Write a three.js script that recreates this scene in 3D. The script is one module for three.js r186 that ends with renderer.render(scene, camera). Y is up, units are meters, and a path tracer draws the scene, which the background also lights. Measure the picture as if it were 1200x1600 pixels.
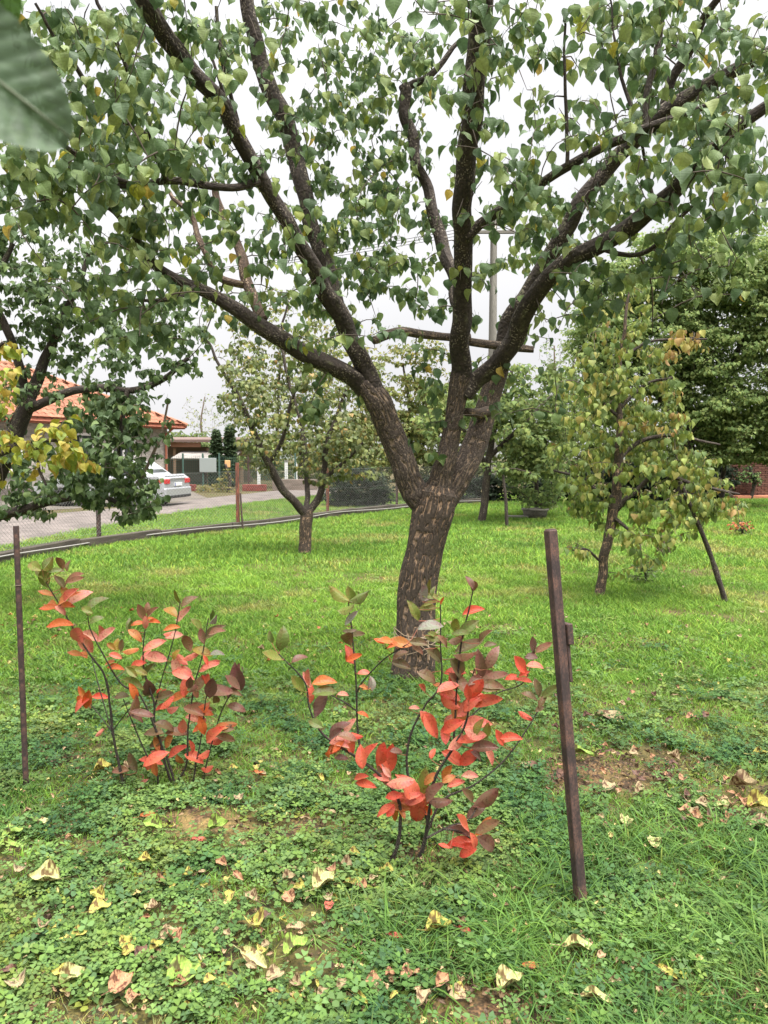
import * as THREE from 'three';
import { mergeGeometries } from 'three/addons/utils/BufferGeometryUtils.js';
import { RoundedBoxGeometry } from 'three/addons/geometries/RoundedBoxGeometry.js';

// ---------- camera, sky, sun, exposure ----------
const V = (x, y, z) => new THREE.Vector3(x, y, z);
const EYE = 1.5, FOCAL = 1202, PITCH = Math.atan(88 / FOCAL);
const scene = new THREE.Scene();
const camera = new THREE.PerspectiveCamera(2 * Math.atan(800 / FOCAL) * 180 / Math.PI, 0.75, 0.05, 600);
camera.position.set(0, EYE, 0);
camera.rotation.x = -PITCH;
camera.focus = 4.6; camera.userData.fStop = 10;
const renderer = new THREE.WebGLRenderer({ antialias: true });
renderer.toneMapping = THREE.LinearToneMapping;
renderer.toneMappingExposure = 2.7;
renderer.shadowMap.enabled = true;

function rng(seed) { let s = seed >>> 0; return () => { s = (s + 0x6d2b79f5) | 0; let t = Math.imul(s ^ (s >>> 15), 1 | s); t = (t + Math.imul(t ^ (t >>> 7), 61 | t)) ^ t; return ((t ^ (t >>> 14)) >>> 0) / 4294967296; }; }
const clamp = (x, a = 0, b = 1) => Math.min(b, Math.max(a, x)), lerp = (a, b, t) => a + (b - a) * t;
const sstep = (a, b, x) => { const t = clamp((x - a) / (b - a)); return t * t * (3 - 2 * t); };
function hash(x, y, s) { let h = Math.imul(x | 0, 374761393) + Math.imul(y | 0, 668265263) + Math.imul(s | 0, 2147483647 - 12345); h = Math.imul(h ^ (h >>> 13), 1274126177); h ^= h >>> 16; return (h >>> 0) / 4294967296; }
// value noise that repeats every (wx, wy) lattice cells
function pnoise(x, y, wx, wy, s) {
  const xi = Math.floor(x), yi = Math.floor(y), fx = x - xi, fy = y - yi, u = fx * fx * (3 - 2 * fx), v = fy * fy * (3 - 2 * fy);
  const m = (a, n) => ((a % n) + n) % n, x0 = m(xi, wx), x1 = m(xi + 1, wx), y0 = m(yi, wy), y1 = m(yi + 1, wy);
  return lerp(lerp(hash(x0, y0, s), hash(x1, y0, s), u), lerp(hash(x0, y1, s), hash(x1, y1, s), u), v);
}
const noise2 = (x, y, s = 1) => pnoise(x, y, 1 << 20, 1 << 20, s);
const fbm = (x, y, s = 1) => 0.55 * noise2(x, y, s) + 0.28 * noise2(x * 2.1, y * 2.1, s + 7) + 0.17 * noise2(x * 4.3, y * 4.3, s + 13);

{ // bright, evenly overcast sky: a little brighter towards the zenith, faint cloud structure
  const W = 512, H = 256, data = new Float32Array(W * H * 4);
  for (let r = 0; r < H; r++) for (let c = 0; c < W; c++) {
    const el = ((r + 0.5) / H - 0.5) * Math.PI, s = Math.max(0, Math.sin(el)), az = c / W;
    const n = 0.6 * pnoise(az * 12, el * 5, 12, 64, 3) + 0.4 * pnoise(az * 30, el * 13, 30, 64, 9) - 0.5;
    const L = el > 0 ? (0.30 + 0.29 * s) * (1 + 0.26 * n) : 0.2;
    const k = (r * W + c) * 4;
    data[k] = L * (el > 0 ? 0.985 + 0.05 * n : 0.9); data[k + 1] = L * (el > 0 ? 0.985 + 0.03 * n : 1); data[k + 2] = L * (el > 0 ? 1.01 : 0.7); data[k + 3] = 1;
  }
  const sky = new THREE.DataTexture(data, W, H, THREE.RGBAFormat, THREE.FloatType);
  sky.mapping = THREE.EquirectangularReflectionMapping; sky.magFilter = THREE.LinearFilter; sky.needsUpdate = true;
  scene.background = sky; scene.environment = sky;
}
const sun = new THREE.DirectionalLight(new THREE.Color(1, 0.975, 0.93), 4.3);
sun.position.set(6, 30, 0); sun.target.position.set(0, 0, -8); sun.castShadow = true; sun.shadow.radius = 115;
Object.assign(sun.shadow.camera, { left: -40, right: 40, top: 40, bottom: -40, near: 1, far: 120 });
scene.add(sun, sun.target);

// ---------- helpers ----------
const DIR = (px, py) => { const a = (px - 600) / FOCAL, b = (800 - py) / FOCAL, c = Math.cos(PITCH), s = Math.sin(PITCH); return V(a, b * c - s, -b * s - c); };
const at = (px, py, d) => { const r = DIR(px, py); return r.multiplyScalar(d / -r.z).add(V(0, EYE, 0)); };            // point seen there, d metres ahead
const onGround = (px, py) => { const r = DIR(px, py); return r.multiplyScalar(-EYE / r.y).add(V(0, EYE, 0)); };
const seen = (p) => { const c = Math.cos(PITCH), s = Math.sin(PITCH), y = p.y - EYE, f = -p.z * c - y * s, u = y * c - p.z * s; return [600 + FOCAL * p.x / f, 800 - FOCAL * u / f, f]; };
const used = new Map();
function numbered(name) { const n = used.get(name) ?? 0; used.set(name, n + 1); return n ? name + '_' + String(n).padStart(3, '0') : name; }
function tag(o, label, category, group) { o.userData.label = label; if (category) o.userData.category = category; if (group) o.userData.group = group; return o; }
function thing(name, label, category, p = V(0, 0, 0), group) { const o = new THREE.Group(); o.name = numbered(name); o.position.copy(p); scene.add(o); return tag(o, label, category, group); }
function part(name, geo, mat, parent, kind) { const m = new THREE.Mesh(geo, mat); m.name = parent === scene ? numbered(name) : name; m.castShadow = m.receiveShadow = true; if (kind) m.userData.kind = kind; parent.add(m); return m; }
function inst(name, geo, mat, mats, cols, parent, kind = 'stuff') {
  const m = new THREE.InstancedMesh(geo, mat, mats.length); m.name = parent === scene ? numbered(name) : name; m.castShadow = m.receiveShadow = true;
  mats.forEach((x, i) => { m.setMatrixAt(i, x); if (cols) m.setColorAt(i, cols[i]); });
  m.userData.kind = kind; parent.add(m); return m;
}
const rgb = (r, g, b) => new THREE.Color().setRGB(r, g, b);
const css = (r, g, b) => new THREE.Color().setRGB(r / 255, g / 255, b / 255, THREE.SRGBColorSpace);
class MB { // collects triangles into one geometry
  constructor() { this.p = []; this.u = []; this.i = []; this.c = null; }
  get n() { return this.p.length / 3; }
  tube(pts, radii, sides = 5, wob = 0, rand = null, uvs = 0.25) {
    const n = pts.length, base = this.n; let len = 0, t = V(0, 0, 0), nrm = null;
    const rep = Math.max(1, Math.round(2 * Math.PI * radii[Math.floor(n / 2)] / uvs));
    for (let k = 0; k < n; k++) {
      t.copy(pts[Math.min(k + 1, n - 1)]).sub(pts[Math.max(k - 1, 0)]).normalize();
      if (!nrm) { nrm = Math.abs(t.y) > 0.9 ? V(1, 0, 0) : V(0, 1, 0); }
      nrm.addScaledVector(t, -nrm.dot(t)).normalize();
      const bi = new THREE.Vector3().crossVectors(t, nrm);
      if (k) len += pts[k].distanceTo(pts[k - 1]);
      for (let s = 0; s <= sides; s++) {
        const a = s / sides * Math.PI * 2, w = wob ? wob(a, len, radii[k], s / sides * rep, len / (uvs * 2)) : 0, r = radii[k] + w;
        const x = Math.cos(a) * r, y = Math.sin(a) * r;
        this.p.push(pts[k].x + nrm.x * x + bi.x * y, pts[k].y + nrm.y * x + bi.y * y, pts[k].z + nrm.z * x + bi.z * y);
        this.u.push(s / sides * rep, len / (uvs * 2));
      }
    }
    const q = sides + 1;
    for (let k = 0; k < n - 1; k++) for (let s = 0; s < sides; s++) { const a = base + k * q + s; this.i.push(a, a + 1, a + q, a + 1, a + q + 1, a + q); }
    for (const [ring, flip] of [[0, 1], [n - 1, 0]]) {
      const c = this.n; this.p.push(pts[ring].x, pts[ring].y, pts[ring].z); this.u.push(0.5, ring ? len / (uvs * 2) : 0);
      for (let s = 0; s < sides; s++) { const a = base + ring * q + s; flip ? this.i.push(a + 1, a, c) : this.i.push(a, a + 1, c); }
    }
    return this;
  }
  poly(pts, uv, tris) { const b = this.n; for (const p of pts) this.p.push(p.x ?? p[0], p.y ?? p[1], p.z ?? p[2]); for (const w of uv) this.u.push(w[0], w[1]); for (const k of tris) this.i.push(b + k); return this; }
  geo(off) {
    const g = new THREE.BufferGeometry();
    const p = new Float32Array(this.p); if (off) for (let k = 0; k < p.length; k += 3) { p[k] -= off.x; p[k + 1] -= off.y; p[k + 2] -= off.z; }
    g.setAttribute('position', new THREE.BufferAttribute(p, 3)); g.setAttribute('uv', new THREE.BufferAttribute(new Float32Array(this.u), 2));
    if (this.c) g.setAttribute('color', new THREE.BufferAttribute(new Float32Array(this.c), 3));
    g.setIndex(this.i); g.computeVertexNormals(); return g;
  }
}
const box = (w, h, d, x = 0, y = 0, z = 0, rad = 0) => (rad ? new RoundedBoxGeometry(w, h, d, 2, rad) : new THREE.BoxGeometry(w, h, d)).translate(x, y, z);
function smooth(pts, radii, step) { // Catmull-Rom through traced joints
  const c = new THREE.CatmullRomCurve3(pts, false, 'centripetal'), L = c.getLength(), n = Math.max(2, Math.ceil(L / step)), P = [], R = [], m = pts.length - 1;
  for (let k = 0; k <= n; k++) { const t = k / n; P.push(c.getPoint(t)); const f = Math.min(m - 1e-6, t * m), a = Math.floor(f), w = f - a; R.push(lerp(radii[a], radii[a + 1], w)); }
  return [P, R];
}
function tex(w, h, f, srgb = true, rx = 1, ry = 1) {
  const d = new Uint8Array(w * h * 4);
  for (let y = 0; y < h; y++) for (let x = 0; x < w; x++) { const v = f(x / w, y / h), k = (y * w + x) * 4; d[k] = clamp(v[0]) * 255; d[k + 1] = clamp(v[1] ?? v[0]) * 255; d[k + 2] = clamp(v[2] ?? v[0]) * 255; d[k + 3] = 255; }
  const t = new THREE.DataTexture(d, w, h); t.wrapS = t.wrapT = THREE.RepeatWrapping; t.magFilter = THREE.LinearFilter; t.repeat.set(rx, ry);
  if (srgb) t.colorSpace = THREE.SRGBColorSpace; t.needsUpdate = true; return t;
}
const std = (o) => new THREE.MeshStandardMaterial({ roughness: 0.9, ...o });
const mixc = (a, b, t) => [lerp(a[0], b[0], t), lerp(a[1], b[1], t), lerp(a[2], b[2], t)];
// ---------- materials ----------
function fissure(u, v) { // plates of old bark and the cracks between them
  const wx = pnoise(u * 6, v * 6, 6, 6, 21) - 0.5, wy = pnoise(u * 7, v * 7, 7, 7, 22) - 0.5;
  const a = 1 - Math.abs(2 * pnoise(u * 12 + wx * 1.5, v * 4 + wy * 2.2, 12, 4, 23) - 1), b = 1 - Math.abs(2 * pnoise(u * 20 + wx * 2.2, v * 7 + wy * 2.6, 20, 7, 24) - 1);
  return Math.max(sstep(0.82, 0.95, a), 0.8 * sstep(0.84, 0.97, b)) * sstep(0.2, 0.5, pnoise(u * 9, v * 14, 9, 14, 25));
}
const barkGrain = (u, v) => 0.5 * pnoise(u * 40, v * 60, 40, 60, 31) + 0.3 * pnoise(u * 90, v * 110, 90, 110, 32) + 0.2 * pnoise(u * 12, v * 10, 12, 10, 33);
const T = {
  bark: tex(1024, 1024, (u, v) => { const f = fissure(u, v), g = barkGrain(u, v); return mixc(mixc([0.17, 0.145, 0.125], [0.38, 0.325, 0.28], g), [0.68, 0.56, 0.45], f * 1.1 * (0.6 + 0.6 * (g - 0.3))); }),
  barkH: tex(1024, 1024, (u, v) => [1 - 0.9 * fissure(u, v) + 0.25 * (barkGrain(u, v) - 0.5)], false),
  barkHigh: tex(512, 512, (u, v) => { const g = barkGrain(u, v), s = sstep(0.66, 0.82, pnoise(u * 44 + 3 * pnoise(u * 9, v * 9, 9, 9, 45), v * 60, 44, 60, 41)) * sstep(0.3, 0.6, pnoise(u * 7, v * 9, 7, 9, 46)), l = sstep(0.62, 0.8, pnoise(u * 10, v * 8, 10, 8, 42)) * pnoise(u * 70, v * 70, 70, 70, 43);
    return mixc(mixc(mixc([0.13, 0.11, 0.10], [0.31, 0.27, 0.24], g), [0.56, 0.52, 0.46], 0.8 * s), [0.42, 0.43, 0.30], 0.7 * l); }),
  barkHighH: tex(256, 256, (u, v) => [0.5 * barkGrain(u, v) + 0.6 * pnoise(u * 24, v * 36, 24, 36, 44)], false),
  barkMid: tex(512, 512, (u, v) => { const f = fissure(u, v), g = barkGrain(u, v), s = sstep(0.70, 0.80, pnoise(u * 48, v * 80, 48, 80, 41)); return mixc(mixc(mixc([0.16, 0.135, 0.12], [0.36, 0.31, 0.275], g), [0.58, 0.52, 0.45], 0.55 * s), [0.62, 0.53, 0.44], 0.7 * f); }),
  autumn: tex(256, 256, (u, v) => { const x = Math.abs(u - 0.5), mid = 1 - sstep(0.008, 0.022, x), ang = (v - x * 0.8) * 8, ve = (1 - sstep(0.04, 0.12, Math.abs(ang - Math.round(ang)))) * 0.3, n = 0.6 * pnoise(u * 5, v * 5, 5, 5, 57) + 0.4 * pnoise(u * 15, v * 15, 15, 15, 58), sp = sstep(0.76, 0.82, pnoise(u * 24, v * 24, 24, 24, 59)); return mixc(mixc(mixc([0.97, 0.84, 0.84], [0.93, 0.95, 0.86], sstep(0.35, 0.65, n)), [1, 1, 0.95], 0.4 * mid + 0.7 * ve), [0.55, 0.4, 0.35], 0.35 * sp); }),
  leaf: tex(128, 128, (u, v) => {
    const x = Math.abs(u - 0.5), mid = 1 - sstep(0.012, 0.03, x), ang = (v - x * 0.75) * 7, ve = (1 - sstep(0.05, 0.13, Math.abs(ang - Math.round(ang)))) * sstep(0.02, 0.06, x);
    const n = pnoise(u * 9, v * 9, 9, 9, 51) * 0.14 + pnoise(u * 26, v * 26, 26, 26, 52) * 0.1; const k = 0.80 + n; return mixc([k, k, k], [0.97, 1, 0.9], 0.55 * mid + 0.28 * ve); }),
  leafH: tex(128, 128, (u, v) => { const x = Math.abs(u - 0.5), mid = 1 - sstep(0.01, 0.05, x), ang = (v - x * 0.75) * 7, d = Math.abs(ang - Math.round(ang)); return [0.7 - 0.5 * mid - 0.25 * (1 - sstep(0.05, 0.3, d)) + 0.2 * pnoise(u * 14, v * 14, 14, 14, 53)]; }, false),
  soil: tex(1024, 1024, (u, v) => {
    const a = pnoise(u * 6, v * 6, 6, 6, 61), b = pnoise(u * 40, v * 40, 40, 40, 62), c = pnoise(u * 160, v * 160, 160, 160, 63), d = pnoise(u * 330, v * 330, 330, 330, 64);
    const k = sstep(0.28, 0.72, 0.3 * b + 0.35 * c + 0.35 * d); return mixc(mixc([0.20, 0.16, 0.12], [0.50, 0.40, 0.31], k), [0.30, 0.33, 0.16], 0.55 * sstep(0.35, 0.7, a * 0.6 + b * 0.4)); }),
  soilH: tex(512, 512, (u, v) => [0.4 * pnoise(u * 60, v * 60, 60, 60, 65) + 0.6 * pnoise(u * 170, v * 170, 170, 170, 66)], false),
  rust: tex(256, 512, (u, v) => { const a = pnoise(u * 5, v * 12, 5, 12, 71), b = pnoise(u * 40, v * 70, 40, 70, 72), c = pnoise(u * 110, v * 200, 110, 200, 73); const k = 0.4 * a + 0.35 * b + 0.25 * c; return mixc(mixc([0.19, 0.15, 0.145], [0.33, 0.245, 0.22], sstep(0.25, 0.75, k)), [0.45, 0.31, 0.24], 0.6 * sstep(0.62, 0.78, 0.5 * a + 0.5 * c)); }),
  grit: tex(512, 512, (u, v) => { const a = pnoise(u * 8, v * 8, 8, 8, 81), b = pnoise(u * 70, v * 70, 70, 70, 82), c = pnoise(u * 200, v * 200, 200, 200, 83); const k = 0.62 + 0.18 * a + 0.16 * b + 0.16 * c - 0.2; return [k, k, k]; }),
};
const M = {
  bark: std({ map: T.bark, bumpMap: T.barkH, bumpScale: 0.006, roughness: 0.95 }),
  barkMid: std({ map: T.barkMid, bumpMap: T.barkH, bumpScale: 0.005, roughness: 0.95 }),
  barkHigh: std({ map: T.barkHigh, bumpMap: T.barkHighH, bumpScale: 0.006, roughness: 0.95 }),
  twig: std({ color: rgb(0.085, 0.065, 0.05), roughness: 0.9 }),
  twigPale: std({ color: rgb(0.16, 0.12, 0.09), roughness: 0.9 }),
  barkPale: std({ map: T.barkHigh, color: rgb(2.2, 1.9, 1.7), bumpMap: T.barkHighH, bumpScale: 0.006 }),
  rust: std({ map: T.rust, roughness: 0.75, bumpMap: T.grit, bumpScale: 0.001 }),
  rustRed: std({ map: T.rust, color: rgb(2.6, 1.6, 1.2), roughness: 0.8 }),
  steelDark: std({ color: rgb(0.03, 0.024, 0.024), roughness: 0.7 }),
  concrete: std({ map: T.grit, color: rgb(0.42, 0.39, 0.34), roughness: 0.95, bumpMap: T.grit, bumpScale: 0.004 }),
  wire: std({ color: rgb(0.22, 0.22, 0.21), roughness: 0.7 }),
};
const leafMat = (c, extra = {}) => new THREE.MeshPhysicalMaterial({ color: c, map: T.leaf, bumpMap: T.leafH, bumpScale: 0.0012, roughness: 0.62, transmission: 0.48, thickness: 0, specularIntensity: 0.45, ...extra });
const M_LEAF = leafMat(rgb(1, 1, 1)), M_FAR = new THREE.MeshPhysicalMaterial({ color: rgb(1, 1, 1), specularIntensity: 0.15, roughness: 0.8, transmission: 0.55, thickness: 0 });
const M_GRASS = new THREE.MeshPhysicalMaterial({ color: rgb(1, 1, 1), vertexColors: true, specularIntensity: 0.25, roughness: 0.7, transmission: 0.35, thickness: 0 });
T.dry = tex(256, 256, (u, v) => { const x = Math.abs(u - 0.5), ang = (v - x * 0.75) * 7, ve = (1 - sstep(0.04, 0.12, Math.abs(ang - Math.round(ang)))) * 0.25 + (1 - sstep(0.01, 0.03, x)) * 0.4, n = 0.6 * pnoise(u * 6, v * 6, 6, 6, 54) + 0.4 * pnoise(u * 21, v * 21, 21, 21, 55), s = sstep(0.5, 0.7, n), k = 0.72 + 0.3 * pnoise(u * 30, v * 30, 30, 30, 56); return mixc(mixc([k, k, k * 0.95], [1, 1, 0.92], ve), [0.42, 0.29, 0.2], 0.85 * s); });
const M_DRY = std({ color: rgb(1, 1, 1), map: T.dry, roughness: 0.8 });

// leaf outlines: half width along the length (0 base .. 1 tip)
const OUT = {
  heart: (t) => 0.40 * Math.pow(Math.sin(Math.PI * Math.pow(clamp(t), 0.72)), 0.82 + 0.5 * t), 
  ellip: (t) => 0.21 * Math.pow(Math.sin(Math.PI * Math.pow(t, 0.95)), 0.8),
  slim: (t) => 0.21 * Math.pow(Math.sin(Math.PI * Math.pow(t, 0.85)), 0.9),
  round: (t) => 0.46 * Math.pow(Math.sin(Math.PI * Math.pow(t, 0.8)), 0.62),
};
function leafGeo(outline, { rows = 6, fold = 0.25, bend = 0.35, curl = 0, wave = 0.03, seed = 1, cols = 2, petiole = 0 } = {}) { // one unit long along +y, facing +z
  const b = new MB(), r = rng(seed), ph = r() * 6;
  for (let k = 0; k <= rows; k++) {
    const t = k / rows, w = k === 0 || k === rows ? 0.004 : outline(t), y = Math.sin(t * bend * 1.2) / (bend * 1.2 + 1e-6), z0 = -bend * 0.5 * t * t;
    for (let s = -cols; s <= cols; s++) {
      const q = s / cols, x = q * w; const up = fold * Math.abs(x) + curl * x * x * 4 + wave * Math.sin(t * 9 + ph + s) * Math.abs(q);
      b.p.push(x * (1 - 0.25 * Math.abs(curl) * Math.abs(q)), y, z0 + up); b.u.push(0.5 + x, t);
    }
  }
  const m = cols * 2 + 1;
  for (let k = 0; k < rows; k++) for (let s = 0; s < m - 1; s++) { const a = k * m + s; b.i.push(a, a + 1, a + m, a + 1, a + m + 1, a + m); }
  if (petiole) b.tube([V(0, 0.03, 0), V(0, -petiole * 0.5, 0.015), V(0, -petiole, 0.05)], [0.012, 0.012, 0.014], 3);
  return b.geo();
}
const G = {
  heart: [1, 2, 3, 4].map((s) => leafGeo(OUT.heart, { seed: s, rows: 7, fold: [0.25, 0.6, 0.12, 0.85][s - 1], bend: [0.6, 0.3, 1.1, 0.7][s - 1], wave: 0.045, petiole: 0.4 })),
  heartSmall: [1, 2].map((s) => leafGeo(OUT.heart, { seed: s, rows: 4, cols: 1, fold: 0.4, bend: [0.5, 0.8][s - 1] })),
  ellip: [1, 2, 3, 4].map((s) => leafGeo(OUT.ellip, { seed: s + 5, rows: 8, fold: [0.4, 0.75, 0.25, 0.55][s - 1], bend: [0.7, 0.4, 1.0, -0.3][s - 1], wave: 0.02 })),
  slim: [1, 2].map((s) => leafGeo(OUT.slim, { seed: s + 9, rows: 4, cols: 1, fold: 0.5, bend: [0.6, 1][s - 1] })),
  dry: [1, 2, 3, 4].map((s) => leafGeo(s % 2 ? OUT.heart : OUT.ellip, { seed: s + 20, rows: 9, cols: 3, fold: 0.3, bend: [-0.5, 0.5, -0.3, 0.4][s - 1], curl: [0.5, 0.35, 0.2, 0.85][s - 1], wave: 0.07, petiole: 0.3 })),
};
const basis = (p, tip, nrm, len, wid = 1) => { const y = tip.clone().normalize(), z = nrm.clone().addScaledVector(y, -nrm.dot(y)); if (z.lengthSq() < 1e-4) z.set(y.y, -y.x, 0.1); z.normalize(); const x = new THREE.Vector3().crossVectors(y, z);
  return new THREE.Matrix4().makeBasis(x.multiplyScalar(len * wid), y.multiplyScalar(len), z.multiplyScalar(len)).setPosition(p); };
// palettes, linear base colours
const PAL = {
  main: [[.167, .259, .098], [.132, .218, .081], [.213, .310, .103], [.098, .172, .069], [.265, .345, .109], [.155, .236, .115], [.322, .391, .115]],
  dark: [[.118, .190, .067], [.090, .151, .056], [.157, .241, .078], [.106, .174, .067], [.196, .280, .090]],
  pale: [[.209, .259, .077], [.160, .209, .068], [.270, .314, .099], [.132, .182, .061], [.319, .330, .105], [.220, .242, .110]],
  pear: [[.319, .407, .099], [.220, .308, .077], [.363, .440, .099], [.176, .264, .077], [.374, .418, .099], [.220, .297, .099], [.440, .418, .110]],
  gold: [[.46, .38, .10], [.50, .35, .10], [.42, .40, .09], [.52, .33, .12]],
  yellow: [[.42, .43, .045], [.36, .42, .05], [.50, .44, .06], [.28, .37, .05], [.55, .40, .07]],
  far: [[.20, .275, .095], [.15, .22, .078], [.26, .335, .105], [.125, .185, .07]],
  hedge: [[.028, .045, .024], [.036, .056, .028], [.022, .036, .02]],  // own dark green of the evergreen bush; on the far hedge, painted tree shade
  olive: [[.21, .21, .06], [.17, .19, .06], [.27, .25, .08], [.33, .27, .09]],
};
const leafMats = new Map();
const matOf = (c, far) => { const k = c.join() + !!far; if (!leafMats.has(k)) leafMats.set(k, leafMat(rgb(...c))); return leafMats.get(k); };
// ---------- trees grown from traced limbs ----------
const insideFrame = (p) => { const s = seen(p); return s[2] > 0 && s[0] > -10 && s[0] < 1210 && s[1] > -10 && s[1] < 1610; };
function growTree(o) {
  const R = rng(o.seed), gauss = () => (R() + R() + R() - 1.5) * 1.2, base = o.base;
  const root = thing(o.name, o.label, o.category ?? 'tree', base, o.group);
  const S = []; // samples of the wood: position, pixel, depth, radius
  for (const b of o.limbs) {
    const P0 = b.w ?? b.pts.map(([x, y, d]) => at(x, y, d)), R0 = b.w ? b.r : b.pts.map(([, , d, w]) => w / 2 / FOCAL * d);
    const jit = b.jit ?? 0.012, [P, Q] = smooth(P0, R0, b.step ?? 0.05);
    let run = 0; const P1 = P.map((p) => p.clone()); P.forEach((p, k) => { if (k) run += P1[k].distanceTo(P1[k - 1]); if (k && k < P.length - 1) p.add(V((noise2(run * 6, 5, o.seed + b.pts?.length) - 0.5) * jit * 2, 0, (noise2(run * 7, 9, o.seed) - 0.5) * jit * 2)); });
    const sides = b.sides ?? 10, sd = o.seed * 3 + Math.floor(P0[0].x * 100);
    const wob = b.wob ? (a, l, r, u, v) => { const c = Math.cos(a), s = Math.sin(a);
      const big = noise2(c * 1.6 + 9, s * 1.6 + l * 4, sd) + noise2(c * 1.6 - 20, l * 4 - s * 1.6 + 40, sd + 1) - 1;
      const rid = b.ridge ? b.ridge * (0.6 * (barkGrain(u, v) - 0.5) - fissure(u, v)) : 0;
      return r * b.wob * big + rid; } : 0;
    const mb = new MB(); mb.tube(P, Q, sides, wob);
    const m = part(b.name ?? 'limb', mb.geo(base), b.mat ?? M.barkHigh, root); if (b.label) m.userData.label = b.label;
    if (!b.bare) for (let k = 0; k < P.length; k += 2) { const q = seen(P[k]); S.push({ p: P[k], x: q[0], y: q[1], d: -P[k].z, r: Q[k] }); }
  }
  const tw = new MB(), leaves = [], pick = (a) => a[Math.floor(R() * a.length)];
  const nWood = S.length;
  for (const t of o.targets(R)) {
    let [px, py, n, dFix, pal] = t, d = dFix;
    if (d == null) { let best = 1e9, s0; for (let k = 0; k < nWood; k++) { const s = S[k], q = Math.hypot(s.x - px, s.y - py) * (0.6 + 0.8 * R()); if (q < best) { best = q; s0 = s; } } d = s0.d + gauss() * (o.spread ?? 0.45); }
    if (o.minD) d = Math.max(o.minD, d);
    const P = at(px, py, d); let best = 1e9, s1 = S[0];
    for (const s of S) { const q = s.p.distanceToSquared(P) + (P.y < s.p.y - 0.3 ? 0.02 : 0); if (q < best) { best = q; s1 = s; } }
    let A = s1.p.clone(); const L = A.distanceTo(P); if (L > (o.reach ?? 1.6)) A = P.clone().add(V(gauss() * 0.1, -0.35, gauss() * 0.1));
    const len = Math.max(0.08, A.distanceTo(P)), mid = A.clone().lerp(P, 0.5).add(V(gauss() * 0.12 * len, (o.arch ?? 0.12) * len, gauss() * 0.12 * len));
    const [C, Q] = smooth([A, mid, P], [Math.min(s1.r * 0.8, 0.003 + 0.007 * len), 0.0025 + 0.0045 * len, 0.0018].map((x) => x * (o.twigScale ?? 1)), o.twigStep ?? 0.09);
    tw.tube(C, Q, o.twigSides ?? 4, 0, null, 0.1);
    for (let k = 1; k < C.length; k++) { const q = seen(C[k]); S.push({ p: C[k], x: q[0], y: q[1], d: -C[k].z, r: Q[k] }); }
    const from = Math.max(0.15, 1 - 0.42 / len), dirT = P.clone().sub(mid).normalize(); let ph = R() * 6.28;
    for (let k = 0; k < n; k++) {
      const u = lerp(from, 1.02, (k + R() * 0.7) / n), f = clamp(u) * (C.length - 1), a = Math.min(C.length - 2, Math.floor(f)), p = C[a].clone().lerp(C[a + 1], f - a); ph += 2.4;
      const side = V(Math.cos(ph), 0.25 * gauss(), Math.sin(ph)), size = o.leaf * (0.5 + 0.75 * R());
      const out = side.clone().addScaledVector(dirT, 0.5).normalize();
      const bpos = p.clone().addScaledVector(out, size * (0.25 + (o.fluff ?? 0.4) * R())), tip = out.clone().multiplyScalar(1 - (o.droop ?? 0.6)).add(V(gauss() * 0.25, -(o.droop ?? 0.6) * (0.4 + R()), gauss() * 0.25)).normalize();
      const nrm = V(gauss() * 0.8, 0.9 + gauss() * 0.4, gauss() * 0.8 + 0.25).addScaledVector(out, 0.35);
      if (o.clear && k % 3) { const q = seen(p); let hit = 0; for (let i = 0; i < nWood; i += 2) { const s = S[i]; if (s.r > 0.03 && s.d > q[2] && Math.hypot(s.x - q[0], s.y - q[1]) < s.r * FOCAL / s.d * 0.9 + 7) { hit = 1; break; } } if (hit) continue; }
      leaves.push({ m: basis(bpos.sub(base), tip, nrm, size, 0.85 + 0.35 * R()), p: p.clone(), size, c: pick(pal ?? (o.accent && R() < o.accent[0] ? o.accent[1] : o.pal)), g: Math.floor(R() * o.geos.length), j: R() });
    }
  }
  if (tw.n) part('twigs', tw.geo(base), o.twigMat ?? M.twig, root, 'stuff');
  let rest = leaves;
  if (o.parts) {
    const vis = leaves.map((l, i) => [insideFrame(l.p) ? l.size / l.p.distanceTo(camera.position) : 0, i]).sort((a, b) => b[0] - a[0]).slice(0, o.parts).filter((x) => x[0] > 0);
    const top = new Set(vis.map((x) => x[1])); rest = leaves.filter((_, i) => !top.has(i));
    for (const [, i] of vis) { const l = leaves[i], m = part('leaf', o.geos[l.g], matOf(l.c), root); l.m.decompose(m.position, m.quaternion, m.scale); }
  }
  for (let g = 0; g < o.geos.length; g++) {
    const sub = rest.filter((l) => l.g === g); if (!sub.length) continue;
    inst('foliage', o.geos[g], o.farMat ? M_FAR : M_LEAF, sub.map((l) => l.m), sub.map((l) => rgb(...l.c).multiplyScalar(0.8 + 0.4 * l.j)), root);
  }
  return root;
}
const ellipses = (list) => (R) => { const out = []; for (const [cx, cy, rx, ry, n, leaves, d, sd, pal] of list) for (let k = 0; k < n; k++) { const a = R() * 6.283, q = Math.sqrt(R()); out.push([cx + Math.cos(a) * q * rx, cy + Math.sin(a) * q * ry, leaves, d == null ? null : d + (R() + R() - 1) * (sd ?? 0.6), pal]); } return out.sort((a, b) => b[1] - a[1]); };

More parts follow.
